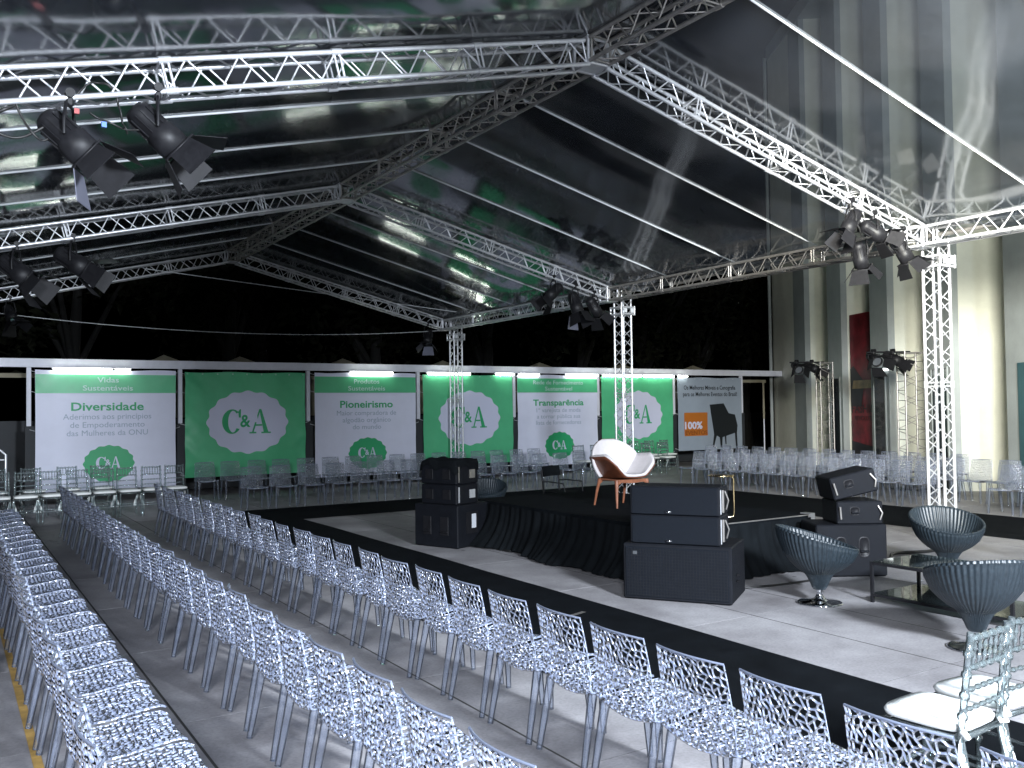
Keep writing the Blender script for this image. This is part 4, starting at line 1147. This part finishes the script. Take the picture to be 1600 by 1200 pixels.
# ================================================================== STAGE LIGHTS
def par_light(label, loc, direction, size=1.0, group='stage lights', pale=False, hang=.22):
    """can with yoke, clamp and barn doors; origin at the clamp"""
    r = thing('stage_light', label, 'stage light', loc, 0, group)
    d = Vector(direction).normalized(); q = d.to_track_quat('Z', 'Y').to_matrix()
    c = Vector((0, 0, -hang*size))
    def T(v): return c+q @ (Vector(v)*size)
    def TB(mb, name, m, parent=r):
        mb.v = [tuple(T(v)) for v in mb.v]; return mb.build(name, m, parent)
    b = MB(); b.lathe([(.0, -.22), (.07, -.22), (.095, -.19), (.10, -.14), (.10, .0), (.118, .02), (.118, .19), (.108, .19), (.10, .14)], 24)
    for k in range(12):
        a = 2*PI*k/12; b.box((.103*math.cos(a), .103*math.sin(a), -.08), (.014, .006, .16), Matrix.Rotation(a, 3, 'Z'))
    body = TB(b, 'can', M['black_metal'])
    TB(MB().lathe([(.0, .14), (.1, .14)], 20), 'lens', M['lens'], body)
    fr = MB(); fr.tube([(-.13, -.13, .2), (.13, -.13, .2), (.13, .13, .2), (-.13, .13, .2)], .010, 6, closed=True); TB(fr, 'door_frame', M['black_metal'])
    for i, ang in enumerate((0, PI/2, PI, 3*PI/2)):
        b = MB(); o = R(random.uniform(12, 48)); wN, wF, L = .12, .17, .24
        if i % 2: wN, wF = .10, .13
        rr = Matrix.Rotation(ang, 3, 'Z')
        def P(x, l, t=0): return rr @ Vector((x, .13+math.sin(o)*l+t*math.cos(o), .205+math.cos(o)*l-t*math.sin(o)))
        vs = [P(-wN, 0), P(wN, 0), P(wF, L), P(-wF, L), P(-wN, 0, .004), P(wN, 0, .004), P(wF, L, .004), P(-wF, L, .004)]
        b.add(vs, [(0, 1, 2, 3), (7, 6, 5, 4), (0, 4, 5, 1), (1, 5, 6, 2), (2, 6, 7, 3), (3, 7, 4, 0)])
        TB(b, 'barn_door', M['barn_pale'] if (pale and i == 2) else M['black_metal'])
    # yoke from the clamp down to both sides of the can
    sx = q @ Vector((1, 0, 0)); sx.z = 0
    sx = sx.normalized() if sx.length > .01 else Vector((1, 0, 0))
    yk = MB(); p0 = Vector((0, 0, .0)); yk.tube([c+sx*.125*size, c+sx*.13*size+Vector((0, 0, .10*size)), p0+sx*.08*size+Vector((0, 0, -.03)), p0-sx*.08*size+Vector((0, 0, -.03)), c-sx*.13*size+Vector((0, 0, .10*size)), c-sx*.125*size], .012*size, 6)
    yk.build('yoke', M['black_metal'], r)
    ck = MB(); ck.bevbox((0, 0, .01), (.05, .05, .09), .01); ck.tube([(0, -.05, .06), (0, .05, .06)], .036, 8); ck.build('clamp', M['black_metal'], r)
    return r
def ztr(x, lo=True):
    x = x*K
    return ZE+(ZR-ZE)*(1-abs(x-XM)/(XM-XL))-.13
def ztr_old(x, lo=True): # underside of sloping truss
    return ZE+(ZR-ZE)*(1-abs(x-XM)/(XM-XL))-(.15 if lo else -.15)
yy = GY[0]-.12
par_light('large black barn-door stage light hanging from the nearest left truss, pale flap, leftmost', (1.02*K, yy, ztr(1.02)-.03), (.62, -.25, -.62), 1.4*K, pale=True, hang=.26)
par_light('large black barn-door stage light hanging from the nearest left truss, second from the left', (1.84*K, yy, ztr(1.84)-.03), (.72, -.12, -.66), 1.4*K, hang=.26)
yy2 = GY[1]-.12
par_light('dark stage light on the middle truss at the left edge, left of two', (1.1*K, yy2, ztr(1.1)-.03), (.6, -.3, -.55), 1.6*K, hang=.26)
par_light('dark stage light on the middle truss at the left edge, right of two', (2.05*K, yy2, ztr(2.05)-.03), (.7, -.3, -.5), 1.6*K, hang=.26)
par_light('small dark stage light on the farthest truss at the left edge', (1.5*K, GY[2]-.12, ztr(1.5)-.03), (.3, -.5, -.8), 1.3*K, hang=.3)
par_light('grey-lit stage light pointing down-left, leftmost of four by the near right corner', (12.95*K, yy, ztr(12.95)-.03), (-.55, .15, -.9), 1.08*K, hang=.28)
par_light('black stage light lying sideways, second of four by the near right corner', (13.55*K, yy, ztr(13.55)-.03), (.75, -.3, -.45), 1.08*K, hang=.22)
par_light('black stage light hanging lowest by the near right corner, third of four', (13.70*K, yy+.3, ztr(13.7)-.10), (.45, .15, -.9), 1.1*K, hang=.42)
par_light('black stage light with wide flaps, rightmost of four by the near right corner', (14.35*K, yy, ztr(14.35)-.03), (.5, -.2, -.85), 1.1*K, hang=.28)
par_light('dark stage light on the middle right truss, leftmost of its cluster', (13.2*K, yy2, ztr(13.2)-.03), (-.7, .1, -.6), 1.3*K, hang=.25)
par_light('dark stage light on the middle right truss, pale flap at the centre of its cluster', (13.9*K, yy2, ztr(13.9)-.03), (.1, -.3, -.9), 1.4*K, pale=True, hang=.3)
par_light('dark stage light on the middle right truss, rightmost of its cluster', (14.5*K, yy2, ztr(14.5)-.03), (.6, .1, -.7), 1.3*K, hang=.25)
par_light('single small stage light on the farthest right truss above the farthest column', (14.4*K, GY[2]-.12, ztr(14.4)-.03), (-.3, -.3, -.8), 1.3*K, hang=.35, pale=True)
# cables to the near lights
cbm = MB()
def sagc(p, q, s, n=14): return [Vector(p).lerp(Vector(q), i/n)+Vector((0, .02*math.sin(i), -s*math.sin(PI*i/n))) for i in range(n+1)]
zc = lambda x: ztr(x)
cbm.tube(sagc((.1*K, yy, zc(.1)-.02), (.55*K, yy, zc(.55)-.02), .06), .014, 6); cbm.tube(sagc((.1*K, yy, zc(.1)), (.95*K, yy, zc(.95)-.12), .20), .010, 6)
cbm.tube(sagc((.55*K, yy, zc(.55)), (1.0*K, yy, zc(1.0)-.1), .25), .009, 6); cbm.tube(sagc((1.05*K, yy, zc(1.05)), (1.45*K, yy, zc(1.45)+.02), -.10), .009, 6)
cbm.tube(sagc((1.45*K, yy, zc(1.45)), (1.55*K, yy-.02, zc(1.5)-.30), .05), .008, 6); cbm.tube(sagc((1.2*K, yy, zc(1.2)-.12), (1.8*K, yy, zc(1.8)-.3), .05), .008, 6)
tag(cbm.build('lamp_cables', M['rubber']), 'looped black cables along the nearest left truss to the big lights', 'cable')
b = MB().box((1.08*K, yy-.02, zc(1.08)-.11), (.035, .03, .04)).build('red_connector', M['plug_red']); tag(b, 'small red plug above the leftmost big stage light', 'plug')
b = MB().box((1.32*K, yy-.06, zc(1.32)-.24), (.035, .03, .04)).build('blue_connector', M['plug_blue']); tag(b, 'small blue plug between the two big stage lights', 'plug')
cbm = MB(); cbm.tube(sagc((12.9*K, yy, ztr(12.9)), (13.6*K, yy, ztr(13.6)-.2), .25), .010, 6); cbm.tube(sagc((13.7*K, yy, ztr(13.7)), (14.4*K, yy, ztr(14.4)-.2), .18), .010, 6)
tag(cbm.build('lamp_cables', M['rubber']), 'black cables drooping between the four lights at the near right corner', 'cable')

# ladder-like side towers with small lights near the building
def tower(d, l, h, wd_, label, la, lb):
    p = FW(d, l)
    t = truss('light_tower', label, (p.x, p.y, .02), (p.x, p.y, h), (.8455, -.534, 0), wd=wd_, dark=True, fine=False, group='slim light towers', pitch=.42, cat='tower', rungs=True, ring=3)
    MB().box((0, 0, 0), (.7, .7, .03)).build('base_plate', M['black_metal'], t)
    for i, (dd, dz) in enumerate(((-.18, -.02), (-.62, -.02))):
        q = p+RX*(dd-wd_/2)
        par_light((la, lb)[i], (q.x, q.y, h+dz), (.2-.5*i, -.6, -.35), 1.05, 'tower lights', hang=.12)
    arm = MB(); arm.tube([tuple(RX*0+Vector((0, 0, h-.02))), tuple(RX*(-1.0)+Vector((0, 0, h-.02)))], .02, 6); arm.build('arm', M['black_metal'], t)
tower(26.0, 9.05, 3.20, .36, 'slim dark lattice tower against the far niches of the building', 'small black light on the far tower, beside its top', 'small black light on the far tower, outer left')
tower(20.6, 9.15, 3.15, .44, 'slim dark lattice tower behind the near right column', 'small black light on the nearer tower, beside its top', 'small black light on the nearer tower, outer left')

# floor cables and litter
def fc(pts, r, label):
    pts = [Vector(p) for p in pts]; out = []
    for i in range(len(pts)-1):
        p0 = pts[max(i-1, 0)]; p1 = pts[i]; p2 = pts[i+1]; p3 = pts[min(i+2, len(pts)-1)]
        for k in range(8):
            t = k/8; out.append(.5*((2*p1)+(p2-p0)*t+(2*p0-5*p1+4*p2-p3)*t*t+(3*p1-p0-3*p2+p3)*t**3))
    out.append(pts[-1])
    tag(MB().tube(out, r, 6).build('floor_cable', M['rubber']), label, 'cable')
fc([(9.1, 7.0, .02), (9.9, 7.0, .02), (10.4, 7.25, .02), (11.0, 7.1, .02), (12.0, 7.3, .02)], .022, 'thick black cable on the floor right of the right speakers')
fc([(6.75, 11.5, .5), (6.9, 11.3, .15), (6.55, 10.9, .02), (6.5, 10.4, .02)], .014, 'black cable falling from the left speaker stack to the floor')
fc([(8.98, 7.6, .5), (9.1, 7.3, .25), (9.0, 7.1, .02), (9.15, 6.95, .02)], .012, 'black cable hanging off the stage corner to the right speakers')
fc([(6.98, 7.25, .75), (7.2, 7.2, .45), (7.15, 6.95, .05), (7.5, 6.75, .02), (8.3, 6.7, .02), (8.75, 6.85, .02)], .011, 'black cable running along the floor from the central stack to the right stack')
for (x, y, lb) in ((2.35, 5.7, 'small scrap of white paper on the floor between the left rows'), (11.4, 7.4, 'flat scrap of white paper by the thick cable'), (9.05, 6.0, 'tiny white paper slip near the facing bowl chair')):
    b = MB(); b.grid(lambda u, v: ((u-.5)*.09, (v-.5)*.05, .004+.012*math.sin(u*4)), 4, 2); o = b.build('paper_scrap', M['label_white']); o.location = (x, y, .004); o.rotation_euler = (0, 0, x); tag(o, lb, 'paper')

for (x, y, rz, lb) in ((5.05, 6.9, .3, 'short piece of grey tape on the black carpet near the central stack'), (7.9, 6.75, 1.4, 'short piece of grey tape holding the floor cable'), (4.5, 12.2, -.4, 'scuffed strip of grey tape far along the black carpet')):
    b = MB(); b.grid(lambda u, v: ((u-.5)*.22, (v-.5)*.05, .002+.003*noise.noise(Vector((u*9, v*5, x)))), 8, 2); o = b.build('tape_strip', M['alu_dark']); o.location = (x, y, .012 if y != 6.75 else .004); o.rotation_euler = (0, 0, rz); tag(o, lb, 'tape')
# unseen flood housings on masts; building and left fill ones are added
for i, (a, b_, s, e, c, sp) in enumerate(FLOODS):
    r = thing('unseen_flood_mast', ['tall mast with large floodlight behind the viewpoint', 'added unseen mast with warm floodlight for the building, right of the view', 'added unseen mast with large fill floodlight at the left behind the viewpoint'][i], 'floodlight', (a[0], a[1], 0))
    d = (Vector(b_)-Vector(a)).normalized(); q = d.to_track_quat('-Z', 'Y').to_matrix(); back = -d
    MB().box(Vector((0, 0, a[2]))+back*.12, (s+.1, s*.8+.1, .18), q).build('housing', M['black_metal'], r)
    MB().tube([Vector((0, 0, 0)), Vector((0, 0, a[2]-.3))], .04, 8).build('mast', M['alu_dark'], r)
    fb = MB(); [fb.tube([(0, 0, .5), (.6*math.cos(t), .6*math.sin(t), .02)], .02, 6) for t in (0, 2.1, 4.2)]; fb.build('tripod_foot', M['black_metal'], r)
